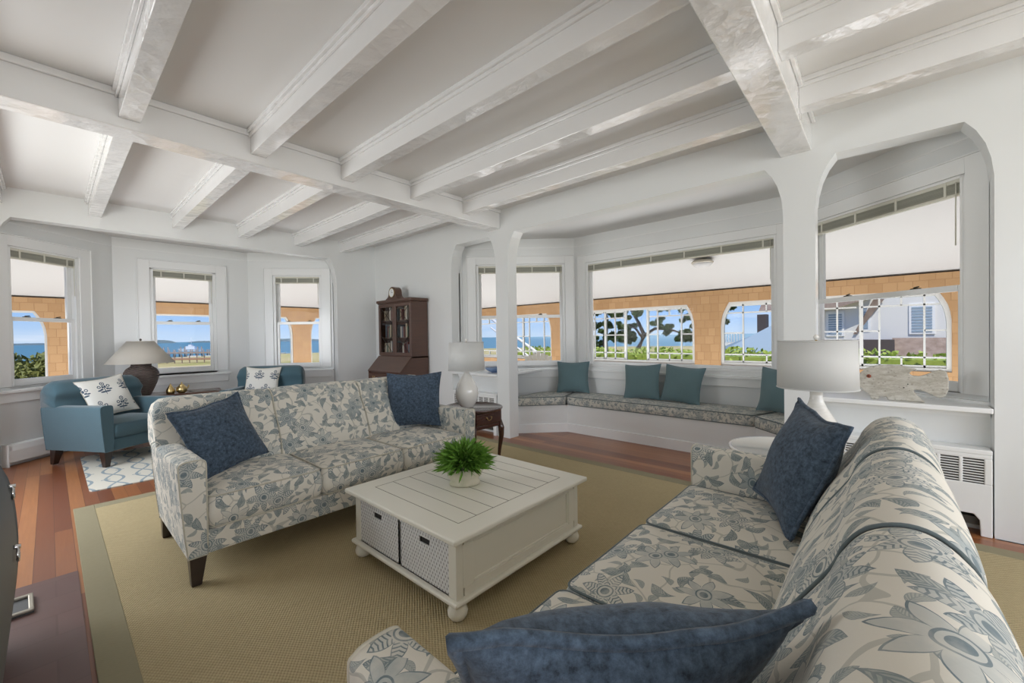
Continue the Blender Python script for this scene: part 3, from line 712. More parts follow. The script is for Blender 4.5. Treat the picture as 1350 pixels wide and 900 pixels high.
def sofa(name, loc, rot, Wd, D, ncush, mat, pmat, label, cat, legm='dark_leg', hb=0.92, ha=0.665, seat_z=0.46, aw=0.125, seat_d=0.55, legh=0.165):
    r = empty(name, loc, rot, label, cat); h = Wd/2; ix = h-aw
    fr = MB()  # base rail
    fr.prism([(p[0], p[1]) for p in ((-ix-0.02, 0.012), (ix+0.02, 0.012), (ix+0.02, D-0.05), (-ix-0.02, D-0.05))], lambda u, w_, t: (u, w_, t), legh-0.01, 0.285)
    fr.build('base', mat, r, bevel=0.012, uvbox=True)
    # arms: front profile slightly flared, top gently rounded
    for s_ in (-1, 1):
        o_, i_ = s_*h, s_*ix
        pr = [(i_, legh-0.005), (o_-s_*0.035, legh-0.005), (o_-s_*0.022, legh+0.12), (o_-s_*0.006, ha-0.16), (o_, ha-0.03), (o_-s_*0.012, ha-0.008), (o_-s_*0.04, ha), (i_+s_*0.03, ha), (i_+s_*0.006, ha-0.010), (i_, ha-0.035)]
        pr = pr[:3]+smooth_line(pr[3:], 4)
        b = MB(); n = len(pr); K = 9; vs = []; L = [0]
        for q in range(n): L.append(L[-1]+math.hypot(pr[(q+1) % n][0]-pr[q][0], pr[(q+1) % n][1]-pr[q][1]))
        ys = [0.0, 0.012, 0.05]+[0.05+(seat_d+0.25-0.05)*q/(K-3) for q in range(1, K-2)]
        cx, cz = (o_+i_)/2, (legh+ha)/2
        for q, y in enumerate(ys):
            sh = (0.0 if q else 0.012)
            for (x, z) in pr:
                dz = -0.012*(y/0.8) if z > ha-0.05 else 0
                vs.append((x+(cx-x)*sh/0.06*0.25, y, z+dz+(cz-z)*sh*0.15))
        fs = []; uv = []
        for q in range(len(ys)-1):
            for k in range(n):
                j = (k+1) % n; f = (q*n+k, q*n+j, (q+1)*n+j, (q+1)*n+k); fs.append(f if s_ > 0 else f[::-1])
                u_ = [(ys[q], L[k]), (ys[q], L[k+1]), (ys[q+1], L[k+1]), (ys[q+1], L[k])]; uv.append(u_ if s_ > 0 else u_[::-1])
        f0 = tuple(range(n)); f1 = tuple((len(ys)-1)*n+k for k in range(n))
        for f in (f0, f1): fs.append(f); uv.append([(vs[q][0], vs[q][2]) for q in f])
        b.add(vs, fs, uv, smooth=False); ob = b.build('arm', mat, r, bevel=0.006)
        MB().loop([(x+(cx-x)*0.06, 0.002, z) for x, z in resample(pr, 0.05)], 0.0042, 6).build('arm_piping', 'cream_piping' if mat == 'floral' else pmat, ob)
    # seat cushions
    cw = 2*ix/ncush
    for k in range(ncush):
        a = -ix+cw*k+0.003; b_ = -ix+cw*(k+1)-0.003
        P = resample(rrect(a, b_, -0.005, seat_d+0.06, 0.035, 4), 0.05)
        c, ins = cushion_mb(P, 0.288, seat_z, 0.035, 0.012, 0.012); co = c.build('seat_cushion', mat, r)
        pipe_rings(ins, (0.292, seat_z-0.003)).build('cushion_piping', pmat, co)
    # back
    bt = hb; yb = D
    prof = [(seat_d-0.0, 0.30), (seat_d+0.015, 0.50), (seat_d+0.075, 0.66), (D-0.225, bt-0.13), (D-0.20, bt-0.07), (D-0.165, bt-0.025), (D-0.115, bt-0.003), (D-0.07, bt-0.008), (D-0.03, bt-0.04), (D-0.008, bt-0.09), (D-0.004, bt-0.16), (D-0.015, 0.5), (D-0.03, legh)]
    prof = smooth_line(prof, 4)
    bw = Wd/ncush
    for k in range(ncush):
        x0_, x1_ = -h+bw*k, -h+bw*(k+1)
        if k == 0: x0_ += 0.0
        bo = back_section(x0_, x1_, prof, k == 0, k == ncush-1).build('back_section', mat, r)
        if k: MB().tube([(x0_, y-0.0, z) for y, z in prof[2:-6]], 0.0045, 6).build('channel_piping', pmat, bo)
    # under-arm block joins arm outer face and back
    for sx, sy in ((-1, 0), (1, 0), (-1, 1), (1, 1)):
        x_ = sx*(h-0.085); y_ = 0.06 if sy == 0 else D-0.09
        MB().taper(x_-0.04, x_+0.04, y_-0.04, y_+0.04, 0.0, legh+0.005, 0.55, dx=sx*0.01, dy=(-0.012 if sy == 0 else 0.03)).build('leg', legm, r, bevel=0.003)
    return r
ZR = 0.013
s1 = sofa('sofa', (1.45, 2.665, ZR), 0, 2.06, 0.93, 3, 'floral', 'cream_piping', 'three-seat floral sofa facing the camera, behind the cream coffee table', 'sofa')
s2 = sofa('sofa', (1.425, 0.79, ZR), math.pi, 2.09, 0.93, 3, 'floral', 'slate_piping', 'near floral sofa with its rolled back running along the right foreground', 'sofa')
NV = dict(mat='navy_chenille', pmat='navy_chenille')
pillow('throw_pillow', 0.46, 0.46, 0.17, loc=(0.785, 3.05, 0.50), yaw=22, lean=24, roll=-9, label='navy chenille pillow at the left end of the far sofa', soft=0.5, seed=11, pr=0.008, **NV)
pillow('throw_pillow', 0.49, 0.49, 0.16, loc=(2.17, 3.14, 0.505), yaw=-40, lean=14, roll=0, label='navy chenille pillow at the right end of the far sofa', soft=0.4, seed=12, pr=0.007, **NV)
pillow('throw_pillow', 0.50, 0.50, 0.16, loc=(2.12, 0.37, 0.50), yaw=207, lean=22, roll=4, label='navy pillow propped at the far end of the near sofa', soft=0.5, seed=13, pr=0.009, **NV)
pillow('throw_pillow', 0.51, 0.50, 0.20, loc=(0.72, 0.468, 0.50), yaw=139, lean=36, roll=0, label='large navy chenille pillow cut off by the bottom edge, on the near sofa', soft=1.2, dip=0.03, seed=14, pr=0.011, **NV)

# armchairs
c1 = sofa('armchair', (0.70, 6.14, 0.013), math.radians(31), 0.86, 0.80, 1, 'teal_fabric', 'teal_fabric', 'teal upholstered armchair at the left, below the leftmost window', 'armchair', hb=0.885, ha=0.635, seat_z=0.43, seat_d=0.53, aw=0.12)
c2 = sofa('armchair', (1.82, 6.24, 0.013), math.radians(-35), 0.86, 0.80, 1, 'teal_fabric', 'teal_fabric', 'teal armchair half hidden behind the back of the far floral sofa', 'armchair', hb=0.90, ha=0.635, seat_z=0.43, seat_d=0.53, aw=0.12)
def local(o, x, y): a = o.rotation_euler[2]; return (o.location.x+x*math.cos(a)-y*math.sin(a), o.location.y+x*math.sin(a)+y*math.cos(a))
p_ = local(c1, 0.03, 0.42); pillow('throw_pillow', 0.47, 0.47, 0.14, 'block_print', 'cream_piping', (*p_, 0.478), 31-4, 24, -8, 'white pillow with navy block-printed flowers on the left teal armchair', seed=21, pr=0.004)
p_ = local(c2, -0.08, 0.42); pillow('throw_pillow', 0.46, 0.46, 0.14, 'block_print', 'cream_piping', (*p_, 0.478), -35+2, 20, 2, 'white pillow with navy block-printed flowers on the rear teal armchair', seed=22, pr=0.004)

# ================================================================ RUGS
r = empty('area_rug', (1.9, 1.2, 0.001), 0, 'large tan woven sisal rug with a plain border under the sofas', 'rug')
RX0, RX1, RY0, RY1, bw = 0.10-1.9, 3.71-1.9, -3.2-1.2, 4.69-1.2, 0.115
MB().box(RX0+bw, RX1-bw, RY0+bw, RY1-bw, 0, 0.010).build('woven_field', 'jute', r)
b = MB(); frame_rect(b, RX0, RX1, -1, 1, 0, 0, 0, 0, 0); b = MB()
b.box(RX0, RX0+bw, RY0, RY1, 0, 0.011); b.box(RX1-bw, RX1, RY0, RY1, 0, 0.011); b.box(RX0+bw, RX1-bw, RY0, RY0+bw, 0, 0.011); b.box(RX0+bw, RX1-bw, RY1-bw, RY1, 0, 0.011)
b.build('border', 'jute_border', r, bevel=0.003)
tag(MB().prism(rrect(-1.05, 1.05, -0.82, 0.82, 0.06), lambda u, w_, t: (u, w_, t), 0, 0.009).build('trellis_rug', 'trellis', loc=(1.26, 5.95, 0.001)), 'small cream rug with a blue trellis pattern under the teal armchairs', 'rug')

# ================================================================ COFFEE TABLE
t = empty('coffee_table', (1.69, 1.88, 0.0115), 0, 'square cream coffee table with planked top, basket cubbies and ball feet', 'coffee table')
hx, hy = 0.54, 0.50; zt = 0.405
b = MB(); b.box(-hx, hx, -hy, hy, zt-0.026, zt); top = b.build('tabletop', 'cream_wood', t, bevel=0.008, seg=3)
gv = MB()
for k in range(8):
    x = -hx+0.13+k*(2*hx-0.25)/7; gv.box(x-0.0018, x+0.0018, -hy+0.125, hy-0.125, zt, zt+0.0006)
for y in (-hy+0.125, hy-0.125): gv.box(-hx+0.13, hx-0.12, y-0.0018, y+0.0018, zt, zt+0.0006)
gv.build('plank_groove', 'groove', top)
bx, by = hx-0.045, hy-0.045; zb0, zb1 = 0.105, zt-0.026
b = MB()
for sx in (-1, 1):
    for sy in (-1, 1): b.taper(sx*bx-0.04 if sx > 0 else -bx, bx if sx > 0 else -bx+0.04+0.0, (by-0.055) if sy > 0 else -by, by if sy > 0 else -by+0.055, zb0, zb1, 1.0)
b.box(-bx+0.02, bx-0.02, -by+0.012, -by+0.028, zb0, zb1); b.box(-bx+0.02, bx-0.02, by-0.028, by-0.012, zb0, zb1); b.box(-0.01, 0.01, -by+0.02, by-0.02, zb0, zb1)
b.box(-bx+0.02, bx-0.02, -0.009, 0.009, zb0, zb1)
b.box(-bx+0.008, bx-0.008, -by+0.02, by-0.02, zb1-0.006, zb1)
b.build('body', 'cream_wood', t, bevel=0.003)
for s_ in (-1, 1):   # framed side panels
    ya, yb_ = sorted((s_*by, s_*(by-0.016))); b = MB()
    b.box(-bx+0.05, bx-0.05, ya, yb_, zb0, zb0+0.04); b.box(-bx+0.05, bx-0.05, ya, yb_, zb1-0.035, zb1); b.box(-bx+0.04, -bx+0.10, ya, yb_, zb0+0.04, zb1-0.035); b.box(bx-0.10, bx-0.04, ya, yb_, zb0+0.04, zb1-0.035)
    yc, yd = sorted((s_*(by-0.004), s_*(by-0.018)))
    frame_rect(b, -bx+0.10, bx-0.10, zb0+0.04, zb1-0.035, yc, yd, 0.012, 0.012, 0.012); b.build('side_panel', 'cream_wood', t, bevel=0.002)
b = MB(); b.box(-bx-0.022, bx+0.022, -by-0.022, by+0.022, 0.082, zb0); b.build('base_moulding', 'cream_wood', t, bevel=0.010, seg=3)
MB().box(-bx+0.012, -bx+0.02, -by+0.05, by-0.05, zb1-0.02, zb1).build('apron', 'cream_wood', t)
for sx in (-1, 1):
    for sy in (-1, 1):
        prof = [(0.018, 0.0), (0.034, 0.008), (0.045, 0.026), (0.047, 0.042), (0.040, 0.062), (0.030, 0.074), (0.034, 0.082), (0.034, 0.084)]
        MB().lathe(prof, (sx*(bx-0.03), sy*(by-0.03), 0), 24).build('ball_foot', 'cream_wood', t)
def basket(y, label):
    w2 = 0.208; d_ = 0.36; hz = 0.243
    o = empty('wicker_basket', (1.69-bx+0.004, 1.88+y, 0.0115+zb0+0.001), 0, label, 'basket', 'white baskets in the coffee table')
    tp = 0.006; z1_ = hz
    b = MB(); hw0, hw1 = 0.032, 0.172; 
    # front panel with hand hole: local x = depth (0 front), y width
    Y0, Y1 = -w2, w2; h0, h1, hz0, hz1 = -0.04, 0.04, z1_-0.062, z1_-0.032
    for (a, c, e0, e1) in ((Y0, Y1, 0, hz0), (Y0, Y1, hz1, z1_-0.012), (Y0, h0, hz0, hz1), (h1, Y1, hz0, hz1)): b.box(0, tp, a, c, e0, e1)
    b.box(d_-tp, d_, Y0, Y1, 0, z1_-0.012); b.box(0, d_, Y0, Y0+tp, 0, z1_-0.012); b.box(0, d_, Y1-tp, Y1, 0, z1_-0.012); b.box(0, d_, Y0, Y1, 0, 0.006)
    b.build('woven_body', 'basket', o, uvbox=True)
    MB().loop(resample([(0.003, Y0+.003), (0.003, Y1-.003), (d_-.003, Y1-.003), (d_-.003, Y0+.003)], 0.06) and [(p[0], p[1], z1_-0.006) for p in resample([(0.003, Y0+.003), (0.003, Y1-.003), (d_-.003, Y1-.003), (d_-.003, Y0+.003)], 0.06)], 0.0075, 8).build('rim', 'basket', o)
    MB().box(0.008, 0.010, h0-0.004, h1+0.004, hz0-0.003, hz1+0.003).build('slot_shade_plate', 'dark', o)  # dark plate behind the hand hole, painting the shade inside the basket
basket(0.215, 'white wicker basket in the left cubby of the coffee table')
basket(-0.215, 'white wicker basket in the front cubby of the coffee table, nearest the corner foot')

# potted plant
pp = empty('potted_plant', (1.655, 1.88, 0.4175), math.radians(-35), 'bushy green plant in an oval stone pot on the coffee table', 'plant')
MB().lathe([(0.072, 0), (0.080, 0.004), (0.079, 0.020), (0.070, 0.030), (0.088, 0.056), (0.098, 0.088), (0.097, 0.104), (0.088, 0.104), (0.08, 0.07), (0.001, 0.07)], n=36, sx=1.15, sy=0.85).build('pot', 'pot', pp)
rnd = random.Random(5); b = MB()
for k in range(1000):
    th = rnd.uniform(0, 2*math.pi); el_ = math.asin(rnd.uniform(-0.02, 1)); L = rnd.uniform(0.09, 0.165)
    d = Vector((math.cos(th)*math.cos(el_), math.sin(th)*math.cos(el_), math.sin(el_)))
    base = Vector((d.x*0.06, d.y*0.05, 0.10+max(0, d.z)*0.05+rnd.uniform(0, 0.02))); tip = base+Vector((d.x*L*0.88+rnd.gauss(0, 0.016), d.y*L*0.8+rnd.gauss(0, 0.016), d.z*L*0.80+rnd.uniform(-0.035, 0.02)*(1-d.z)))
    mid = base.lerp(tip, 0.5)+Vector((rnd.uniform(-.012, .012), rnd.uniform(-.012, .012), 0.012+rnd.uniform(-.01, .012))); sd = (tip-base).cross(Vector((rnd.uniform(-1, 1), rnd.uniform(-1, 1), rnd.uniform(-1, 1)))).normalized()*rnd.uniform(0.004, 0.0085)
    m2_ = mid.lerp(tip, 0.45)
    b.add([base-sd*0.4, base+sd*0.4, mid+sd, mid-sd, m2_+sd*0.9, m2_-sd*0.9, tip], [(0, 1, 2, 3), (3, 2, 4, 5), (5, 4, 6)])
b.build('foliage', 'plant_leaf', pp)

# ================================================================ END TABLES AND LAMPS
def ring_pull(b, x, y, z, w=0.03):
    b.tube([(x-w, y, z), (x-w, y-0.012, z)], 0.006, 8); b.tube([(x+w, y, z), (x+w, y-0.012, z)], 0.006, 8)
    b.tube([(x-w+w*(1-math.cos(a)), y-0.012, z-0.026*math.sin(a)) for a in [math.pi*k/10 for k in range(11)]], 0.0035, 6)
def cabriole(sx, sy, top, bx_, by_):
    P = [(0, 0, top), (0.015, 0.015, top-0.08), (0.014, 0.014, top-0.16), (0.002, 0.002, top-0.28), (-0.008, -0.008, top-0.42), (0.0, 0.0, 0.03), (0.022, 0.022, 0.008), (0.024, 0.024, 0.0)]
    rr = [0.026, 0.031, 0.025, 0.018, 0.013, 0.013, 0.022, 0.018]
    return MB().tube([(bx_*sx+p[0]*sx, by_*sy+p[1]*sy, p[2]) for p in P], rr, 10)
def end_table(loc, rot, mat, label, z=0.605, rx=0.27, ry=0.30, topmat=None):
    o = empty('end_table', loc, rot, label, 'table')
    prof = [(0.93, -0.022), (0.98, -0.018), (1.0, -0.008), (1.0, 0.002), (0.985, 0.006), (0.95, 0.004), (0.93, -0.003), (0.0005, -0.003)]
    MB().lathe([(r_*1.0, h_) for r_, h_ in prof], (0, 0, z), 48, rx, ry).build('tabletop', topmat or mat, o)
    w, d = rx*0.70, ry*0.66
    bb_ = MB(); bb_.box(-w, w, -d, d, z-0.15, z-0.023); bb_.box(-w+0.03, w-0.03, -d-0.002, -d+0.01, z-0.185, z-0.15); bb_.box(-w-0.002, -w+0.01, -d+0.03, d-0.03, z-0.185, z-0.15); bb_.build('apron', mat, o, bevel=0.004)
    dr = MB().box(-w+0.03, w-0.03, -d-0.012, -d+0.004, z-0.14, z-0.035).build('drawer', mat, o, bevel=0.004)
    hb_ = MB(); ring_pull(hb_, 0, -d-0.012, z-0.08); hb_.build('drawer_pull', 'brass', dr)
    for sx in (-1, 1):
        for sy in (-1, 1): cabriole(sx, sy, z-0.13, w-0.018, d-0.018).build('leg', mat, o)
    return o
end_table((2.76, 2.99, 0.0125), 0, 'mahogany', 'round dark mahogany end table with cabriole legs and brass drawer pull', z=0.607)
end_table((2.85, 0.42, 0.0125), math.radians(-90), 'mahogany', 'dark round end table with window glare painted white on its top, past the end of the near sofa', z=0.607, rx=0.30, ry=0.29, topmat='glaze_and_glare')  # top coloured white for window glare on a dark glossy table
def table_lamp(loc, label, shade_r, shade_r2, sz0, sz1, body, bmat, smat):
    o = empty('table_lamp', loc, 0, label, 'lamp')
    MB().lathe(body, n=40).build('lamp_base', bmat, o)
    zt_ = body[-1][1]
    MB().tube([(0, 0, zt_-0.01), (0, 0, sz1+0.006)], 0.006, 8).build('stem', 'brass', o)
    b = MB(); b.lathe([(shade_r, sz0), (shade_r2, sz1)], n=48); b.f = b.f[:48]; b.sm = b.sm[:48]; b.uv = b.uv[:48]; b.mi = b.mi[:48]
    sh = b.build('lamp_shade', smat, o); q = sh.modifiers.new('t', 'SOLIDIFY'); q.thickness = 0.003
    for z, rr in ((sz0, shade_r), (sz1, shade_r2)): MB().loop([(rr*math.cos(2*math.pi*k/40), rr*math.sin(2*math.pi*k/40), z) for k in range(40)], 0.003, 6).build('shade_rim', smat, sh)
    b = MB()
    for k in range(3): a = 2*math.pi*k/3; b.tube([(0, 0, sz1-0.012), (shade_r2*math.cos(a), shade_r2*math.sin(a), sz1-0.002)], 0.002, 6)
    b.build('shade_spider', smat, sh)
    MB().lathe([(0.004, sz1+0.0), (0.006, sz1+0.006), (0.013, sz1+0.016), (0.013, sz1+0.024), (0.006, sz1+0.033), (0.0005, sz1+0.035)], n=16).build('finial', bmat, o)
tear = [(0.058, 0), (0.062, 0.006), (0.085, 0.04), (0.105, 0.09), (0.112, 0.135), (0.106, 0.18), (0.088, 0.23), (0.063, 0.275), (0.040, 0.31), (0.026, 0.335), (0.020, 0.36), (0.020, 0.375)]
table_lamp((2.705, 3.02, 0.62), 'white teardrop lamp with white drum shade on the dark end table', 0.176, 0.168, 0.36, 0.632, tear, 'glaze_and_glare', 'linen_shade')
wide = [(0.085, 0), (0.095, 0.008), (0.125, 0.05), (0.130, 0.09), (0.118, 0.14), (0.092, 0.19), (0.065, 0.235), (0.045, 0.27), (0.034, 0.30), (0.030, 0.32), (0.030, 0.35)]
table_lamp((2.83, 0.275, 0.62), 'large white crackle-glazed lamp with white drum shade beside the near sofa', 0.186, 0.180, 0.372, 0.632, wide, 'crackle', 'linen_shade')
# side table between the armchairs
st = empty('side_table', (1.12, 7.17, 0.001), math.radians(-10), 'dark wooden side table between the two teal armchairs', 'table')
MB().box(-0.52, 0.52, -0.22, 0.22, 0.585, 0.61).build('tabletop', 'walnut_desk', st, bevel=0.004)
MB().box(-0.48, 0.48, -0.18, 0.18, 0.50, 0.585).build('apron', 'walnut_desk', st)
for sx in (-1, 1):
    for sy in (-1, 1): MB().taper(sx*0.455-0.022, sx*0.455+0.022, sy*0.16-0.022, sy*0.16+0.022, 0, 0.50, 0.6).build('leg', 'walnut_desk', st)
pb = [(0.085, 0), (0.095, 0.01), (0.125, 0.08), (0.160, 0.17), (0.178, 0.25), (0.176, 0.30), (0.150, 0.345), (0.115, 0.372), (0.100, 0.385), (0.104, 0.40), (0.095, 0.405)]
table_lamp((0.79, 7.16, 0.611), 'large brown ribbed pottery lamp with cream cone shade between the armchairs', 0.345, 0.135, 0.42, 0.70, pb, 'pottery', 'cream_shade')
o = empty('brass_figurine', (1.06, 7.03, 0.612), 0, 'pointed brass ornament beside the brown lamp', 'ornament')
MB().lathe([(0.04, 0), (0.05, 0.02), (0.045, 0.05), (0.025, 0.09), (0.01, 0.12), (0.0005, 0.14)], n=16).build('body', 'brass', o)
o = empty('brass_teapot', (1.17, 6.98, 0.612), 0.4, 'small squat brass pot with a lid on the side table', 'pot')
MB().lathe([(0.03, 0), (0.055, 0.02), (0.062, 0.05), (0.05, 0.085), (0.03, 0.10), (0.032, 0.105), (0.02, 0.12), (0.006, 0.125), (0.010, 0.14), (0.0005, 0.15)], n=24).build('body', 'brass', o)
MB().tube([(0.055, 0, 0.05), (0.08, 0, 0.07), (0.09, 0, 0.10)], [0.012, 0.009, 0.006], 8).build('spout', 'brass', o)
MB().tube([(-0.05, 0, 0.08), (-0.085, 0, 0.085), (-0.085, 0, 0.045), (-0.058, 0, 0.035)], 0.005, 8).build('handle', 'brass', o)
tag(MB().box(-0.14, 0.14, -0.10, 0.10, 0, 0.008).build('magazine', 'book', loc=(1.42, 7.08, 0.612), rot=0.1), 'thin dark magazine lying on the side table', 'magazine')

# ================================================================ SECRETARY DESK AND CLOCK
d = empty('secretary_desk', (3.64, 5.66, 0.001), math.radians(-90), 'tall dark wooden secretary desk with glazed hutch and slant front', 'desk')
# local: x along width (+x = -Y world), y = depth (+y = +X world), front at -y
hw, yb_ = 0.46, 0.24; yh, yd = -0.06, -0.25
b = MB(); b.prism([(yb_, 0.10), (yb_, 1.02), (yh, 1.02), (yd, 0.80), (yd, 0.10)], lambda u, w_, t: (t, u, w_), -hw, -hw+0.02); b.prism([(yb_, 0.10), (yb_, 1.02), (yh, 1.02), (yd, 0.80), (yd, 0.10)], lambda u, w_, t: (t, u, w_), hw-0.02, hw)
b.box(-hw+0.02, hw-0.02, yd+0.02, yb_, 0.10, 0.12); b.box(-hw+0.02, hw-0.02, yb_-0.01, yb_, 0.12, 1.02); b.box(-hw+0.02, hw-0.02, yd+0.015, yb_, 0.765, 0.785); b.box(-hw, hw, yh, yb_, 1.0, 1.022); b.build('desk_case', 'walnut_desk', d)
MB().prism([(yd-0.012, 0.785), (yd-0.012, 0.80), (yh-0.006, 1.018), (yh+0.006, 1.010), (yd+0.006, 0.785)], lambda u, w_, t: (t, u, w_), -hw+0.004, hw-0.004).build('slant_lid', 'walnut_desk', d, bevel=0.002)
for z0_, z1_ in ((0.64, 0.76), (0.46, 0.63), (0.29, 0.45), (0.125, 0.28)):
    dr = MB().box(-hw+0.025, hw-0.025, yd-0.004, yd+0.02, z0_, z1_).build('drawer', 'walnut_desk', d, bevel=0.003)
    for x_ in (-0.28, 0.28):
        b = MB(); ring_pull(b, x_, yd-0.004, (z0_+z1_)/2+0.01, 0.025); b.build('drawer_pull', 'brass', dr)
for sx in (-1, 1):
    for y_ in (yd+0.04, yb_-0.04): MB().taper(sx*(hw-0.04)-0.035, sx*(hw-0.04)+0.035, y_-0.035, y_+0.035, 0, 0.10, 0.7).build('foot', 'walnut_desk', d)
b = MB(); b.box(-hw+0.01, -hw+0.03, yh+0.02, yb_, 1.022, 1.86); b.box(hw-0.03, hw-0.01, yh+0.02, yb_, 1.022, 1.86); b.box(-hw+0.03, hw-0.03, yb_-0.01, yb_, 1.022, 1.86); b.box(-hw+0.03, hw-0.03, yh+0.02, yb_, 1.022, 1.035); b.box(-hw+0.03, hw-0.03, yh+0.02, yb_, 1.84, 1.86)
for z_ in (1.30, 1.57): b.box(-hw+0.03, hw-0.03, yh+0.05, yb_-0.01, z_, z_+0.012)
b.build('hutch_case', 'walnut_desk', d)
MB().box(-hw-0.02, hw+0.02, yh-0.02, yb_, 1.862, 1.905).box(-hw-0.005, hw+0.005, yh-0.006, yb_, 1.845, 1.862).build('cornice', 'walnut_desk', d, bevel=0.006)
for s_ in (-1, 1):
    xa, xb = (-hw+0.01, -0.002) if s_ < 0 else (0.002, hw-0.01)
    b = MB(); frame_rect(b, xa, xb, 1.03, 1.84, yh, yh+0.02, 0.05, 0.05, 0.05); do = b.build('glazed_door', 'walnut_desk', d, bevel=0.002)
    MB().box(xa+0.045, xb-0.045, yh+0.010, yh+0.012, 1.075, 1.795).build('pane', 'window_glass', do)
    b = MB(); L_, R__, B_, T_ = xa+0.05, xb-0.05, 1.08, 1.79; c_ = (L_+R__)/2; H_ = T_-B_
    for P in ([(L_+.02, T_), (R__-.02, T_-H_*.36), (R__-.02, B_+H_*.36), (L_+.02, B_)], [(R__-.02, T_), (L_+.02, T_-H_*.36), (L_+.02, B_+H_*.36), (R__-.02, B_)]):
        b.tube([(p[0], yh+0.006, p[1]) for p in P], 0.0045, 6)
    b.build('lattice', 'dark_leg', do)
# books and glassware behind the glazing
rnd = random.Random(9)
bk = [('dark red', (0.12, 0.03, 0.025)), ('tan', (0.35, 0.28, 0.19)), ('slate', (0.10, 0.12, 0.14)), ('green', (0.05, 0.09, 0.06)), ('cream', (0.5, 0.47, 0.4))]
for q, (nm, c) in enumerate(bk): MT['bk%d' % q] = Mat('cloth_'+nm.replace(' ', '_'), c, 0.6).m
for z_, sh in ((1.0355, 'bottom'), (1.3125, 'middle'), (1.5825, 'top')):
    x_ = -hw+0.05; side = 'left'
    while x_ < hw-0.09:
        w_ = rnd.uniform(0.026, 0.042); h_ = rnd.uniform(0.16, 0.225); q = rnd.randrange(5)
        if rnd.random() < 0.8 and abs(x_+w_/2) > 0.03:
            a = d.rotation_euler[2]; lx, ly = x_+w_/2, 0.09
            o = MB().box(-w_/2, w_/2, -0.07, 0.07, 0, h_).build('book', 'bk%d' % q, loc=(d.location.x-ly*math.sin(a)+lx*math.cos(a), d.location.y+ly*math.cos(a)+lx*math.sin(a), z_+0.001), rot=a)
            tag(o, '%s book on the %s shelf behind the glass doors of the desk' % (bk[q][0], sh), 'book', '%s books on the %s shelf of the glazed hutch' % (bk[q][0], sh))
        x_ += w_+0.002+(0.03 if rnd.random() < 0.15 else 0)
# mantel clock
ck = empty('mantel_clock', (3.70, 5.80, 1.907), math.radians(-90), 'small wooden hump-backed mantel clock on top of the tall desk', 'clock')
P = [(-0.19, 0), (0.19, 0), (0.19, 0.02), (0.15, 0.035), (0.115, 0.06), (0.10, 0.10)]+[(0.10*math.cos(math.radians(a)), 0.115+0.095*math.sin(math.radians(a))) for a in range(0, 181, 15)]+[(-0.10, 0.10), (-0.115, 0.06), (-0.15, 0.035), (-0.19, 0.02)]
MB().prism(P, lambda u, w_, t_: (u, t_, w_), -0.06, 0.06).build('case', 'walnut_desk', ck, bevel=0.004)
fc_ = MB().prism([(0.066*math.cos(2*math.pi*k/28), 0.115+0.066*math.sin(2*math.pi*k/28)) for k in range(28)], lambda u, w_, t_: (u, t_, w_), -0.068, -0.060).build('dial', 'trim_paint', ck)
MB().loop([(0.069*math.cos(2*math.pi*k/28), -0.066, 0.115+0.069*math.sin(2*math.pi*k/28)) for k in range(28)], 0.005, 6).build('bezel', 'brass', ck)
b = MB(); b.box(-0.002, 0.002, -0.071, -0.069, 0.113, 0.165); b.box(0.0, 0.035, -0.071, -0.069, 0.113, 0.118); b.build('hands', 'black', fc_)

# ================================================================ RADIATORS
def radiator(y0, y1, label):
    o = empty('radiator_cover', (3.90, (y0+y1)/2, 0.001), 0, label, 'radiator'); h = (y1-y0)/2; H_ = 0.545; xf, xb = -0.02, 0.115
    b = MB(); n = int(2*h/0.105); pts_ = [(-h, 0), (-h, H_-0.03), (h, H_-0.03), (h, 0), (h-0.05, 0), (h-0.055, 0.10), (h-0.08, 0.135), (-h+0.08, 0.135), (-h+0.055, 0.10), (-h+0.05, 0)]
    zg0, zg1 = 0.33, 0.49
    # front made of strips around the grille slots
    b.prism([(-h, 0), (-h, zg0), (h, zg0), (h, 0), (h-0.05, 0), (h-0.055, 0.10), (h-0.08, 0.135), (-h+0.08, 0.135), (-h+0.055, 0.10), (-h+0.05, 0)], lambda u, w_, t_: (t_, u, w_), xf, xf+0.012)
    b.box(xf, xf+0.012, -h, h, zg1, H_-0.03); b.box(xf, xf+0.012, -h, -h+0.035, zg0, zg1); b.box(xf, xf+0.012, h-0.035, h, zg0, zg1)
    st_ = (2*h-0.07)/n
    for k in range(1, n): y = -h+0.035+st_*k; b.box(xf, xf+0.012, y-0.009, y+0.009, zg0, zg1)
    b.box(xf+0.012, xb, -h, -h+0.012, 0, H_-0.03); b.box(xf+0.012, xb, h-0.012, h, 0, H_-0.03); b.box(xf-0.004, xb, -h-0.0, h, H_-0.03, H_)
    b.build('cover', 'trim_paint', o, bevel=0.005)
    g = MB(); g.box(xf+0.016, xf+0.019, -h+0.03, h-0.03, zg0-0.01, zg1+0.01, mi=1)
    z = zg0+0.008
    while z < zg1: g.box(xf+0.004, xf+0.012, -h+0.035, h-0.035, z, z+0.006, mi=0); z += 0.0165
    g.build('grille', ['trim_paint', 'grille_dark'], o)
    MB().box(xf+0.03, xb-0.02, -h+0.02, h-0.02, 0.06, 0.11).build('heating_fins', 'grille_dark', o); return o
radiator(-0.505, 0.365, 'white radiator cover below the wooden fish sill')
radiator(3.775, 4.645, 'white radiator cover behind the dark end table')
hsg = BF[0]
hb_ = empty('baseboard_heater', hsg.loc(0.55, -0.045, 0.001), hsg.ang, 'low white baseboard heater along the left wall behind the armchair', 'heater')
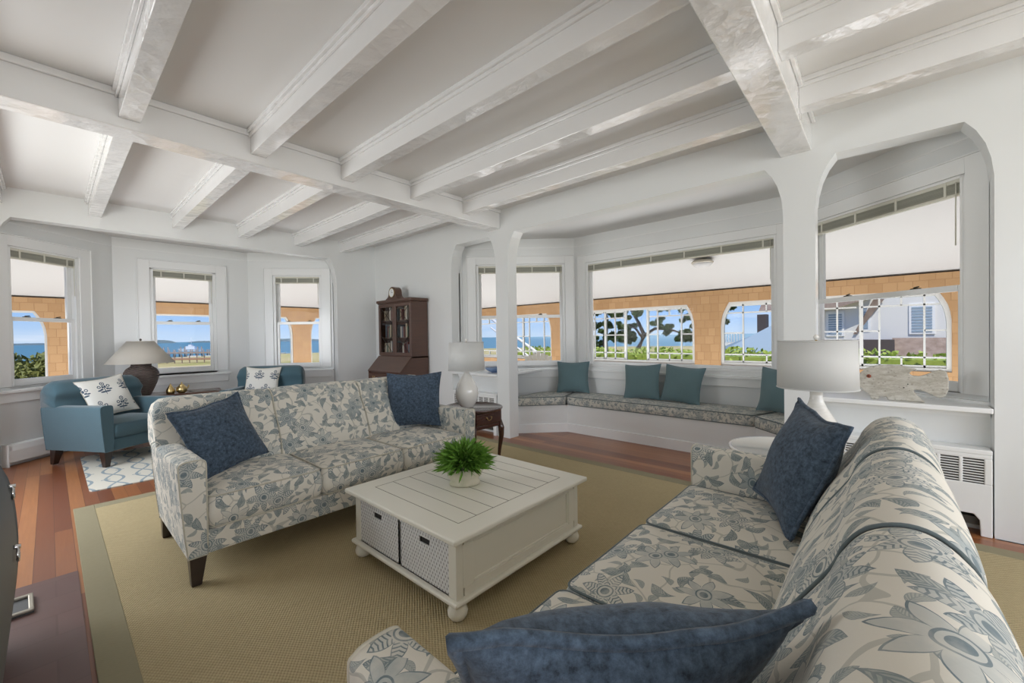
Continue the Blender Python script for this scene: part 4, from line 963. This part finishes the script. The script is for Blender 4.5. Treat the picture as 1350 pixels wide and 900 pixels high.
b = MB(); b.box(-0.53, 0.53, -0.035, -0.028, 0.045, 0.165); b.prism([(-0.035, 0.165), (-0.02, 0.225), (0.038, 0.235), (0.038, 0.225), (-0.012, 0.215), (-0.028, 0.165)], lambda u, w_, t_: (t_, u, w_), -0.53, 0.53)
b.box(-0.54, -0.53, -0.04, 0.038, 0.0, 0.235); b.box(0.53, 0.54, -0.04, 0.038, 0.0, 0.235); b.box(-0.53, 0.53, 0.030, 0.038, 0, 0.225); b.build('housing', 'trim_paint', hb_)
MB().box(-0.5, 0.5, -0.02, 0.025, 0.07, 0.15).build('fins', 'grille_dark', hb_)

# ================================================================ FISH, BOWL
fo = empty('wooden_fish', (3.985, -0.09, 0.809), math.radians(-95), 'flat painted wooden fish sculpture standing on the right window sill', 'sculpture')
# local x to the tail (world -Y), z up
up = [(-0.225, 0.13), (-0.215, 0.185), (-0.185, 0.222), (-0.13, 0.243), (-0.06, 0.250), (0.0, 0.248), (0.05, 0.238), (0.085, 0.225)]
notch = [(0.06, 0.212), (0.045, 0.195), (0.06, 0.18), (0.095, 0.178), (0.13, 0.192), (0.165, 0.215), (0.195, 0.228), (0.225, 0.215), (0.235, 0.17), (0.235, 0.10), (0.222, 0.055), (0.20, 0.04), (0.17, 0.048), (0.13, 0.072), (0.095, 0.085), (0.07, 0.083), (0.068, 0.07), (0.085, 0.045), (0.11, 0.015), (0.125, 0.0)]
low = [(-0.06, 0.0), (-0.07, 0.022), (-0.11, 0.022), (-0.118, 0.0), (-0.155, 0.0), (-0.165, 0.03), (-0.20, 0.06), (-0.222, 0.09)]
MB().prism(up+notch+low, lambda u, w_, t_: (u, t_, w_), -0.02, 0.02).build('body', 'fish', fo, bevel=0.006)
MB().tube([(-0.165, -0.024, 0.165), (-0.165, -0.019, 0.165)], 0.013, 16).build('eye', 'rust', fo)
MB().tube([(-0.165, -0.0255, 0.165), (-0.165, -0.022, 0.165)], 0.005, 10).tube([(0.04, -0.022, 0.12), (0.04, -0.018, 0.12)], 0.004, 8).tube([(0.02, -0.022, 0.095), (0.02, -0.018, 0.095)], 0.004, 8).build('nail_marks', 'black', fo)
tag(MB().lathe([(0.07, 0), (0.075, 0.004), (0.13, 0.03), (0.16, 0.065), (0.155, 0.066), (0.12, 0.034), (0.06, 0.012), (0.0005, 0.010)], n=36).build('blue_bowl', Mat('blue_ceramic', (0.16, 0.25, 0.42), 0.25).m, loc=(4.15, 4.02, 0.809)), 'shallow blue bowl on the left window sill behind the lamp', 'bowl')

# ================================================================ STOVE AT THE LEFT EDGE
sv = empty('firewood_stove', (-0.60, 2.25, 0.007), 0, 'dark grey metal stove with chrome ring pulls at the left edge', 'stove')
def svx(y, z):
    return 0.455+0.035*math.sin(math.pi*min(1, max(0, (z-0.0)/0.8)))-0.03*max(0, z-0.62)*6*max(0, z-0.62)*6
vs = []; fs = []; ny, nzz = 10, 12
b = MB()
for i in range(ny+1):
    for j in range(nzz+1):
        y = -0.70+1.4*i/ny; z = 0.14+0.66*j/nzz; vs.append((svx(y, z), y, z))
for i in range(ny):
    for j in range(nzz): a = i*(nzz+1)+j; fs.append((a, a+nzz+1, a+nzz+2, a+1))
o_ = len(vs)
for i in range(ny+1):
    for j in (0, nzz): y = -0.70+1.4*i/ny; z = 0.14+0.66*j/nzz; vs.append((-0.45, y, z))
for i in range(ny):
    fs.append((i*(nzz+1)+nzz, (i+1)*(nzz+1)+nzz, o_+2*(i+1)+1, o_+2*i+1)); fs.append((i*(nzz+1), o_+2*i, o_+2*(i+1), (i+1)*(nzz+1)))
fs.append(tuple([ny*(nzz+1)+j for j in range(nzz+1)]+[o_+2*ny+1, o_+2*ny])); fs.append(tuple([j for j in range(nzz+1)][::-1]+[o_, o_+1]))
fs.append((o_, o_+1, o_+2*ny+1, o_+2*ny)); b.add(vs, fs, smooth=True); b.build('body', 'stove', sv)
for sy in (-1, 1):
    for sx in (-0.35, 0.36): MB().taper(sx-0.05, sx+0.05, sy*0.6-0.05, sy*0.6+0.05, 0.0, 0.18, 0.6).build('leg', 'stove', sv)
for (y, z) in ((0.60, 0.665), (0.36, 0.47)):
    x = svx(y, z); b = MB(); b.loop([(x+0.012, y+0.026*math.sin(2*math.pi*k/16), z-0.026+0.026*math.cos(2*math.pi*k/16)) for k in range(16)], 0.005, 6); b.tube([(x-0.01, y, z+0.004), (x+0.02, y, z+0.004)], 0.009, 8); b.build('ring_pull', 'chrome', sv)
an = empty('stove_board_tray', (-0.165, 3.15, 0.007), math.radians(2), 'small square aged metal tray with raised rim on the red hearth tiles', 'tray')
b = MB(); frame_rect(b, -0.10, 0.10, -1, 1, 0, 0, 0, 0, 0); b = MB()
b.box(-0.09, 0.09, -0.10, 0.10, 0, 0.006); b.build('plate', 'stove', an)
b = MB(); b.box(-0.09, 0.09, -0.10, -0.082, 0.006, 0.02); b.box(-0.09, 0.09, 0.082, 0.10, 0.006, 0.02); b.box(-0.09, -0.072, -0.082, 0.082, 0.006, 0.02); b.box(0.072, 0.09, -0.082, 0.082, 0.006, 0.02); b.build('rim', 'pewter', an, bevel=0.004)

# ================================================================ PORCH
XP, YP = 7.7, 10.2; PZ = 2.045
struct(MB().box(4.0, 8.0, -8, 10.5, -0.22, -0.12).box(-8, 4.0, 7.0, 10.5, -0.22, -0.12).build('floor_porch', 'deck'))
def porch_open(u0, u1): return arch(u0, u1, 1.83, 0.755, 0.13, 0.40)
def arch_hole_wall(name, spans, u_lo, u_hi, fa, t0, t1, zs=0.755):
    spans = sorted(spans); b = MB(); edges = [u_lo]+[q for s_ in spans for q in s_]+[u_hi]
    b.prism([(u_lo, -0.2), (u_hi, -0.2), (u_hi, zs), (u_lo, zs)], fa, t0, t1)
    top = [(u_hi, zs), (u_hi, PZ), (u_lo, PZ), (u_lo, zs)]
    for s_ in spans: top += arch(s_[0], s_[1], 1.83, zs, 0.13, 0.40)
    b.prism(top, fa, t0, t1); return struct(b.build(name, 'shingle'))
SP = [(-7.0, -4.26), (-3.83, -1.09), (-0.66, 2.08), (2.51, 5.25), (5.68, 8.42)]
arch_hole_wall('wall_porch_right', SP, -8, YP+0.15, lambda u, w_, t_: (t_, u, w_), XP, XP+0.15)
arch_hole_wall('wall_porch_far', [(-7.2, -3.8), (-3.4, -0.02), (0.38, 3.78), (4.18, 7.3)], -8, XP, lambda u, w_, t_: (u, t_, w_), YP, YP+0.15, 0.55)
# sloping porch ceiling
def pz(x, y): return PZ+0.285*max(0.0, min(XP-x, 3.2) if y < 7.9 and x > 4 else min(max(0, min(XP-x, YP-y)), 3.2))
b = MB()
b.add([(XP+0.3, -8, PZ-0.05), (XP+0.3, YP+0.3, PZ-0.05), (5.0, 7.5, PZ+0.77), (5.0, -8, PZ+0.77)], [(0, 3, 2, 1)])
b.add([(XP+0.3, YP+0.3, PZ-0.05), (-8, YP+0.3, PZ-0.05), (-8, 7.5, PZ+0.77), (5.0, 7.5, PZ+0.77)], [(0, 3, 2, 1)])
b.add([(5.0, -8, PZ+0.77), (5.0, 7.5, PZ+0.77), (3.9, 7.5, PZ+0.85), (3.9, -8, PZ+0.85)], [(0, 3, 2, 1)])
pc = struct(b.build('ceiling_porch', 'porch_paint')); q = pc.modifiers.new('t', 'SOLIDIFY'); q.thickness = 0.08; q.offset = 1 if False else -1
# trims of the porch openings and glazed sashes
def bar(b, u0, u1, z0, z1, t=0.03): b.box(XP+0.05, XP+0.05+t, min(u0, u1), max(u0, u1), z0, z1)
def edge_trim(fa, u0, u1, zs=0.755, w=0.045):
    outer = arch(u0, u1, 1.83, zs, 0.13, 0.40); inner = arch(u0+w, u1-w, 1.83-w, zs+w, 0.12, 0.385)
    b = MB(); n = len(outer)
    for i in range(n):
        j = (i+1) % n; b.prism([outer[i], outer[j], inner[j], inner[i]], fa, 0.03, 0.10)
    return b
faR = lambda u, w_, t_: (XP+t_, u, w_); faF = lambda u, w_, t_: (u, YP+t_, w_)
def porch_window(u0, u1, style):
    WN[0] += 1; w = struct(empty('window_%d' % WN[0], (0, 0, 0)))
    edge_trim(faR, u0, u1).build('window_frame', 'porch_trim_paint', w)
    b = MB(); W_ = u1-u0; z0, z1 = 0.80, 1.785; zt1, zb1_ = 1.645, 0.94; zm = 1.30
    # two wide groups of panes with a post each side of a central casement
    if style == 'open': cols = [(u0+0.045, u0+0.89, True), (u0+1.36, u0+1.81, True), (u0+1.86, u1-0.045, True)]; posts = [u0+0.89, u0+1.36, u0+1.81]
    else: cols = [(u0+0.045, u0+0.89, True), (u0+0.94, u0+1.38, True), (u0+1.42, u1-0.045, True)]; posts = [u0+0.89, u0+1.38]
    for p in posts: bar(b, p-0.022, p+0.022, z0, z1, 0.045)
    for k, (a, c, g) in enumerate(cols):
        L_ = c-a
        bar(b, a, c, z0-0.01, z0+0.035, 0.04); bar(b, a, c, z1-0.03, z1+0.005, 0.04)
        bar(b, a, c, zt1-0.011, zt1+0.011); bar(b, a, c, zb1_-0.011, zb1_+0.011)
        if L_ > 0.6:
            v1, v2 = a+L_*0.24, a+L_*0.77
            for v in (v1, v2): bar(b, v-0.011, v+0.011, z0, z1)
            vm = (v1+v2)/2; bar(b, vm-0.01, vm+0.01, zt1, z1); bar(b, vm-0.01, vm+0.01, z0, zb1_)
            bar(b, a, v1, zm-0.01, zm+0.01); bar(b, v2, c, zm-0.01, zm+0.01)
        else:
            bar(b, (a+c)/2-0.011, (a+c)/2+0.011, z0, z1); bar(b, a, c, zm-0.01, zm+0.01)
    b.build('muntin_grid', 'porch_trim_paint', w)
    b = MB()
    for a, c, g in cols:
        if a > u0+0.06 and c < u1-0.06: b.box(XP+0.062, XP+0.065, a, c, z0, z1)
        else:  # keep inside the curved corner
            lo, hi = (0.12, 0.0) if a < u0+0.06 else (0.0, 0.12)
            b.prism([(a, z0), (c, z0), (c, z1-(0.38 if hi else 0)), (c-hi, z1), (a+lo, z1), (a, z1-(0.38 if lo else 0))], lambda u, w_, t_: (t_, u, w_), XP+0.062, XP+0.065)
    b.build('pane', 'window_glass', w)
porch_window(2.51, 5.25, 'open'); porch_window(-0.66, 2.08, 'shut'); porch_window(5.68, 8.42, 'shut'); porch_window(-3.83, -1.09, 'shut')
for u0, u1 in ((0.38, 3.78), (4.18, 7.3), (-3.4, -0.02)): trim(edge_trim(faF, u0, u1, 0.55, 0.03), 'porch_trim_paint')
pl = empty('porch_light', (6.45, 1.98, 2.285), 0, 'round frosted ceiling light on the porch, seen through the picture window', 'light fixture')
MB().lathe([(0.0005, -0.02), (0.06, -0.012), (0.11, 0.01), (0.135, 0.045), (0.135, 0.055)], n=32).build('globe', 'porch_paint', pl)
MB().lathe([(0.14, 0.05), (0.15, 0.055), (0.15, 0.075), (0.12, 0.10)], n=32).build('collar', 'pewter', pl)
# adirondack chair on the porch
ad = empty('adirondack_chair', (6.75, 5.40, -0.119), math.radians(-60), 'weathered wooden porch chair back seen through the left bay window', 'chair')
for k in range(7):
    x = -0.27+0.09*k; MB().prism([(x-0.04, 0.36), (x+0.04, 0.36), (x+0.04, 1.08-abs(k-3)*0.035), (x-0.04, 1.08-abs(k-3)*0.035)], lambda u, w_, t_: (u*(0.8+0.25*(w_-0.3)), 0.18+(w_-0.36)*0.45+t_, w_), 0, 0.02).build('back_slat', 'greywood', ad)
for k in range(5): MB().box(-0.27, 0.27, -0.42+0.11*k, -0.33+0.11*k, 0.40-0.02*k, 0.42-0.02*k).build('seat_slat', 'greywood', ad)
for s_ in (-1, 1):
    MB().box(s_*0.34-0.06, s_*0.34+0.06, -0.45, 0.35, 0.58, 0.605).build('armrest', 'greywood', ad)
    MB().box(s_*0.30-0.02, s_*0.30+0.02, -0.40, -0.32, 0.0, 0.58).build('front_leg', 'greywood', ad)
    MB().prism([(-0.35, 0.32), (-0.35, 0.42), (0.25, 0.30), (0.50, 0.05), (0.50, 0.0), (0.40, 0.0), (0.2, 0.2)], lambda u, w_, t_: (t_, u, w_), s_*0.27-0.012, s_*0.27+0.012).build('side_rail', 'greywood', ad)
# bench with white arm at the picture window
pb_ = empty('porch_bench', (6.9, 2.45, -0.119), math.radians(90), 'wooden porch bench whose top rail shows at the foot of the picture window', 'bench')
MB().box(-0.55, 0.55, -0.2, 0.2, 0.42, 0.45).build('seat', 'greywood', pb_); MB().box(-0.55, 0.55, 0.2, 0.23, 0.78, 0.85).build('top_rail', 'greywood', pb_)
for s_ in (-1, 1):
    MB().box(s_*0.52-0.03, s_*0.52+0.03, 0.18, 0.23, 0, 0.92).build('rear_post', 'greywood', pb_); MB().box(s_*0.52-0.03, s_*0.52+0.03, -0.2, -0.15, 0, 0.44).build('leg', 'greywood', pb_)

# ================================================================ OUTDOORS
def gz(x, y):
    r_ = math.hypot(x, y); th = math.atan2(x, y)   # 0 = +Y, pi/2 = +X
    k = min(1, max(0, (th+0.1)/1.2)); end = 195+25*k
    return -0.85-3.6*min(1.6, max(0.0, (r_-22)/(end-22)))
b = MB(); NR, NTt = 46, 60; vs = []; fs = []
for i in range(NR+1):
    rr = 0.5+320*(i/NR)**2.2
    for j in range(NTt):
        a = 2*math.pi*j/NTt; x, y = rr*math.sin(a), rr*math.cos(a); vs.append((x, y, gz(x, y) if rr > 12 else -0.85))
for i in range(NR):
    for j in range(NTt): fs.append((i*NTt+j, i*NTt+(j+1) % NTt, (i+1)*NTt+(j+1) % NTt, (i+1)*NTt+j))
b.add(vs, fs, smooth=True); b.build('grass_ground', 'ground')['kind'] = 'structure'
struct(MB().prism([(5000*math.sin(2*math.pi*k/48), 5000*math.cos(2*math.pi*k/48)) for k in range(48)][::-1], lambda u, w_, t_: (u, w_, t_), -8, -4.2).build('sea', 'sea'))
def island(x, y, L, hgt, ang, label):
    b = MB(); n = 28; vs = []; rnd = random.Random(int(x))
    for i in range(n+1):
        t_ = i/n; u = (t_-0.5)*L; h_ = hgt*(math.sin(math.pi*t_)**0.5)*(0.8+0.2*rnd.random())
        vs += [(u, -L*0.04, -0.3), (u, 0, h_), (u, L*0.06, -0.3)]
    fs = []
    for i in range(n): fs += [(3*i, 3*i+3, 3*i+4, 3*i+1), (3*i+1, 3*i+4, 3*i+5, 3*i+2)]
    b.add(vs, fs, smooth=True); tag(b.build('island', 'island', loc=(x, y, -4.2), rot=ang), label, 'island')
island(270, 1946, 110, 13, -0.84, 'dark wooded island on the horizon left of the dock in the middle nook window')
island(372, 1833, 110, 7.5, -0.84, 'low far shore on the horizon right of the moored boat')
island(-55, 2310, 420, 8, -0.84, 'faint low shore on the horizon in the leftmost window')
island(568, 1614, 300, 12, -0.84, 'dark headland seen beside the porch pier in the narrow window')
# foliage clumps
def clumps(b, centres, rnd, n, leaf, flat=0.7):
    for (cx, cy, cz, rr) in centres:
        for k in range(n):
            d = Vector((rnd.gauss(0, 1), rnd.gauss(0, 1), rnd.gauss(0, 1))); d.normalize(); d *= rr*rnd.uniform(0.55, 1.0)
            p = Vector((cx+d.x, cy+d.y, cz+d.z*flat)); a = Vector((rnd.uniform(-1, 1), rnd.uniform(-1, 1), rnd.uniform(-1, 1))).normalized(); c = a.cross(Vector((rnd.uniform(-1, 1), rnd.uniform(-1, 1), rnd.uniform(-1, 1)))).normalized()
            a *= leaf*rnd.uniform(0.6, 1.3); c *= leaf*0.45
            b.add([p-a, p+c, p+a, p-c], [(0, 1, 2, 3)])
def tree(loc, trunks, cl, label, n=90, leaf=0.22, seed=1, name='pine_tree', lm='pine_needles'):
    o = empty(name, loc, 0, label, 'tree'); b = MB()
    for P, rr in trunks: b.tube(P, rr, 8)
    b.build('trunk', 'bark', o); b = MB(); q = random.Random(seed); sub = []
    for (cx, cy, cz, r0) in cl:
        for k in range(7): sub.append((cx+q.gauss(0, r0*.45), cy+q.gauss(0, r0*.6), cz+q.gauss(0, r0*.38), r0*q.uniform(0.25, 0.5)))
    clumps(b, sub, q, n//3, leaf); b.build('foliage', lm, o); return o
# positions are metres: the large leaning pine stands some 43 m away to the east
Z0 = gz(36, 17)
tree((36, 17.2, Z0), [([(0, 0, 0), (0, -0.5, 1.2), (0.2, -1.0, 2.4), (0.1, -0.5, 3.6), (0, 0.2, 4.8)], [0.28, 0.24, 0.2, 0.15, 0.08]), ([(0.2, -1.0, 2.4), (0.2, -2.0, 3.0), (0.1, -3.4, 2.9), (0, -4.8, 2.4)], [0.16, 0.13, 0.09, 0.05]), ([(0, -0.9, 2.2), (0, -0.3, 3.0), (0, 0.3, 3.4)], [0.14, 0.1, 0.06])],
     [(0, 0.2, 5.0, 1.0), (0, -1.4, 5.3, 0.9), (0, 1.3, 4.6, 0.9), (0, 0.9, 3.4, 0.7), (0, -2.6, 5.0, 0.8), (0, -4.0, 5.1, 0.8), (0, -5.2, 4.6, 0.5), (0, -2.4, 3.6, 0.5), (0, -3.3, 3.0, 0.5), (0, -4.3, 2.4, 0.6), (0, -5.2, 2.3, 0.5), (0, 0.5, 2.6, 0.6), (0, 1.4, 2.2, 0.8), (0, 0.2, 2.1, 0.4), (0, 1.4, 5.8, 0.8), (0, -0.4, 6.2, 0.9), (0, -3.0, 6.1, 0.9)],
     'large leaning pine tree beyond the hedge, in the picture window', n=420, leaf=0.2, seed=3)
tree((36, 20.0, gz(36, 20)), [([(0, 0, 0), (0, 0.1, 2.0), (0, -0.1, 4.0), (0, 0.1, 5.2)], [0.3, 0.25, 0.2, 0.1])], [(0, 0.2, 5.5, 1.2), (0, -0.9, 4.6, 0.6), (0, 1.0, 4.9, 0.8), (0, -0.8, 2.4, 0.8), (0, 0.9, 3.4, 0.5), (0, 1.2, 1.6, 0.7), (0, -0.2, 3.4, 0.35)],
     'upright pine tree left of the large leaning pine', n=380, leaf=0.2, seed=4)
tree((42, 12.2, gz(42, 12)), [([(0, 0, 0), (0, 0.1, 2.2), (0, -0.1, 4.4)], [0.25, 0.2, 0.1])], [(0, 0, 4.9, 1.2), (0, 1.2, 4.4, 0.9), (0, -1.0, 5.2, 1.0), (0, 0.4, 3.6, 0.9), (0, -0.4, 4.0, 0.8), (0, 1.3, 5.6, 0.8)],
     'dark tree behind the brick chimney of the blue-grey roofed house', n=260, leaf=0.22, seed=5)
# hedge
rnd = random.Random(12); b = MB()
for k in range(9000):
    y = rnd.uniform(-6, 9.5); x = 11.1+rnd.uniform(-0.4, 0.4); z = -0.85+rnd.uniform(0.1, 1.0)**0.6*1.76+0.05*math.sin(3*y)
    x += -0.05 if z < 0.3 else 0; p = Vector((x, y, z)); a = Vector((rnd.uniform(-1, 1), rnd.uniform(-1, 1), rnd.uniform(-.3, 1))).normalized(); c = a.cross(Vector((rnd.uniform(-1, 1), rnd.uniform(-1, 1), 0.3))).normalized()
    b.add([p-a*0.07, p+c*0.035, p+a*0.07, p-c*0.035], [(0, 1, 2, 3)])
hd = empty('hedge', (11.1, 1.7, -0.85), 0, 'low clipped green hedge running outside the porch', 'hedge')
for v_i, p in enumerate(b.v): b.v[v_i] = (p[0]-11.1, p[1]-1.7, p[2]+0.85)
b.build('leaves', 'hedge_leaf', hd); MB().box(-0.34, 0.34, -7.6, 7.7, 0, 1.60).build('dense_core', 'hedge_leaf', hd)
# shrubs outside the leftmost window
rnd = random.Random(31); n_ = 0
for (x, y, zt_, rr) in ((-1.2, 19.5, 1.15, 1.5), (0.2, 18.6, 0.8, 1.3), (-2.6, 18.8, 0.9, 1.5), (1.1, 20.4, 0.55, 1.3)):
    o = empty('shrub', (x, y, -0.85), 0, ('tallest olive-green shrub outside the leftmost window', 'olive-green shrub in front of the tallest one, leftmost window', 'olive-green shrub at the left edge of the leftmost window', 'low olive-green shrub near the porch pier in the leftmost window')[n_], 'shrub'); n_ += 1
    b = MB(); clumps(b, [(rnd.uniform(-rr*.6, rr*.6), rnd.uniform(-rr*.6, rr*.6), (zt_+0.85)*rnd.uniform(0.5, 1.05), rr*0.5) for _ in range(9)], rnd, 260, 0.11, 0.8); b.build('foliage', 'shrub_leaf', o)
    MB().tube([(0, 0, 0), (0.05, 0, (zt_+.85)*.5)], 0.06, 6).build('stem', 'bark', o)
# neighbour's roof with chimney (behind the hedge, right part of the picture window)
nh = empty('roofed_cottage', (26.2, 5.25, -0.9), 0, 'low cottage with blue-grey hip roof and brick chimney beyond the hedge', 'house')
b = MB(); b.add([(-1, -3.6, 1.15), (-1, 1.6, 1.15), (3, 1.6, 1.15), (3, -3.6, 1.15), (1, -1.6, 3.2), (1, -3.4, 3.2)], [(0, 1, 4, 5)[::-1], (1, 2, 4)[::-1], (2, 3, 5, 4)[::-1], (3, 0, 5)[::-1]]); b.build('roof', 'roof', nh)
MB().box(-0.8, 2.8, -3.4, 1.4, 0, 1.15).build('wall', 'clap', nh)
MB().box(0.9, 1.5, -0.35, 0.12, 1.6, 3.25).build('chimney', 'brick', nh)
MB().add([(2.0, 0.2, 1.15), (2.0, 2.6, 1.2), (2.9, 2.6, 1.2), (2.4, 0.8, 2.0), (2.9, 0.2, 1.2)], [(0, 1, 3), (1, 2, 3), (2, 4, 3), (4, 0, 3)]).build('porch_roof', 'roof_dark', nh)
wr = empty('white_terrace', (31, 8.1, -0.9), 0, 'white railed terrace seen behind the low cottage roof', 'fence')
b = MB()
for k in range(14): b.box(-0.03, 0.03, -1.1+0.17*k-0.02, -1.1+0.17*k+0.02, 1.6, 2.2)
b.box(-0.04, 0.04, -1.2, 1.3, 2.2, 2.27); b.build('railing', 'clap', wr); MB().box(0, 0.2, -1.2, 1.3, 0, 1.6).build('wall', 'clap', wr)
# white house in the right window
wh = empty('white_house', (20, 0.2, -0.9), 0, 'large white house with shingled lower roof outside the right-hand window', 'house')
MB().box(0, 5, -6.0, 2.2, 0, 3.9).build('wall', 'clap', wh)
MB().add([(-0.5, 1.0, 3.1), (-0.5, 3.6, 3.1), (2.5, 3.6, 5.0), (2.5, -0.4, 5.0), (-0.4, 0.1, 3.4)], [(0, 1, 2, 3, 4)]).add([(-0.06, -0.25, 3.35), (-0.06, 0.05, 3.35), (-0.06, 0.62, 2.1), (-0.06, 0.52, 2.1)], [(0, 1, 2, 3)]).build('eaves', 'old_shingle', wh, uvbox=True)
MB().prism([(-1.6, 0.9), (-0.05, 1.95), (-0.05, 0.9)], lambda u, w_, t_: (u, t_, w_), -6, -0.45).build('shed_roof', 'old_shingle', wh, uvbox=True)
MB().box(-1.5, -0.05, -6, -0.5, 0, 0.92).box(-0.9, -0.03, -0.5, 0.5, 0.6, 1.9).build('shed_wall', 'brick', wh)
for (y0, y1, z0, z1) in ((-1.45, -0.95, 2.15, 3.05), (1.35, 0.95, 2.1, 2.9), (0.35, 0.2, 2.3, 2.95)):
    y0, y1 = sorted((y0, y1)); b = MB(); frame_rect(b, y0-0.06, y1+0.06, z0-0.06, z1+0.06, 0, 0, 0, 0, 0); b = MB()
    b.box(-0.04, 0, y0-0.07, y1+0.07, z0-0.07, z1+0.07); wo_ = b.build('window', 'trim_paint', wh); b = MB(); n = 9
    for k in range(n): zz = z0+(z1-z0)*k/n; b.box(-0.055, -0.04, y0, y1, zz, zz+(z1-z0)/n*0.6)
    b.build('shutter_slats', 'roof', wo_)
# long white stair rail on the shore side
sr = empty('stair_railing', (9.6, 7.6, -0.85), 0, 'white sloping stair rail crossing the view in the left bay window', 'railing')
MB().tube([(0, 1.9, 2.75), (0, -1.6, 0.75)], 0.045, 8).tube([(0, 1.9, 2.45), (0, -1.6, 0.45)], 0.03, 8).build('handrail', 'trim_paint', sr)
for k in range(3): y = 1.6-1.5*k; MB().box(-0.04, 0.04, y-0.04, y+0.04, 0, 2.58-0.86*k).build('post', 'trim_paint', sr)
# dock and boats far off in the middle nook window
dk = empty('timber_pier', (33, 184, -4.2), -0.84, 'long timber pier on piles reaching into the bay, middle nook window', 'pier')
MB().box(-14, 24, -1.0, 1.0, 1.2, 1.7).build('deck', 'pierwood', dk)
b = MB()
for k in range(20):
    x = -14+2*k
    for y in (-0.9, 0.9): b.tube([(x, y, -1), (x, y, 2.6 if k % 3 else 3.6)], 0.16, 6)
b.build('pilings', 'pierwood', dk)
d2 = empty('wooden_boardwalk', (14.4, 81, gz(14.4, 81)), -0.84, 'low reddish boardwalk over the beach grass below the pier', 'boardwalk'); MB().box(-5, 7, -0.9, 0.9, 0.5, 0.75).build('deck', Mat('red_timber', (0.36, 0.21, 0.13), 0.9).m, d2)
b = MB()
for k in range(11):
    b.box(-4.9+1.15*k, -4.8+1.15*k, -0.85, -0.75, 0, 1.3)
b.build('posts', 'pierwood', d2)
MT['hull'] = Mat('white_hull', (0.75, 0.76, 0.78), 0.4).m
def boat(x, y, L, label, cabin=True, ang=0.0):
    o = empty('boat', (x, y, -4.2), ang, label, 'boat'); b = MB()
    P = [(-L/2, -L*0.13), (L*0.25, -L*0.13), (L/2, 0), (L*0.25, L*0.13), (-L/2, L*0.13)]
    b.prism(P, lambda u, w_, t_: (u*(0.9+0.1*t_/(L*.12)), w_*(0.8+0.2*t_/(L*.12)), t_), -0.1, L*0.12); b.build('hull', 'hull', o)
    if cabin:
        MB().box(-L*0.2, L*0.18, -L*0.08, L*0.08, L*0.12, L*0.24).build('cabin', 'hull', o); MB().box(-L*.1, L*.05, -L*.06, L*.06, L*.24, L*.31).build('wheelhouse', 'hull', o)
        MB().tube([(0, 0, L*0.3), (0, 0, L*0.62)], 0.12, 6).tube([(-L*.08, 0, L*0.45), (L*.08, 0, L*0.45)], 0.1, 6).build('mast', 'hull', o)
boat(52.6, 286, 12, 'white motor vessel with mast moored beyond the pier', ang=-0.7)
boat(33.5, 177, 4.5, 'white skiff tied in front of the pier, nearer the left', False, -0.8)
boat(37.8, 173, 4.5, 'white skiff moored in front of the pier, nearer the right', False, -0.75)
boat(60, 175, 5, 'small dark skiff afloat beyond the porch, left bay window', False, 0.3)
print('objects', len(bpy.data.objects))
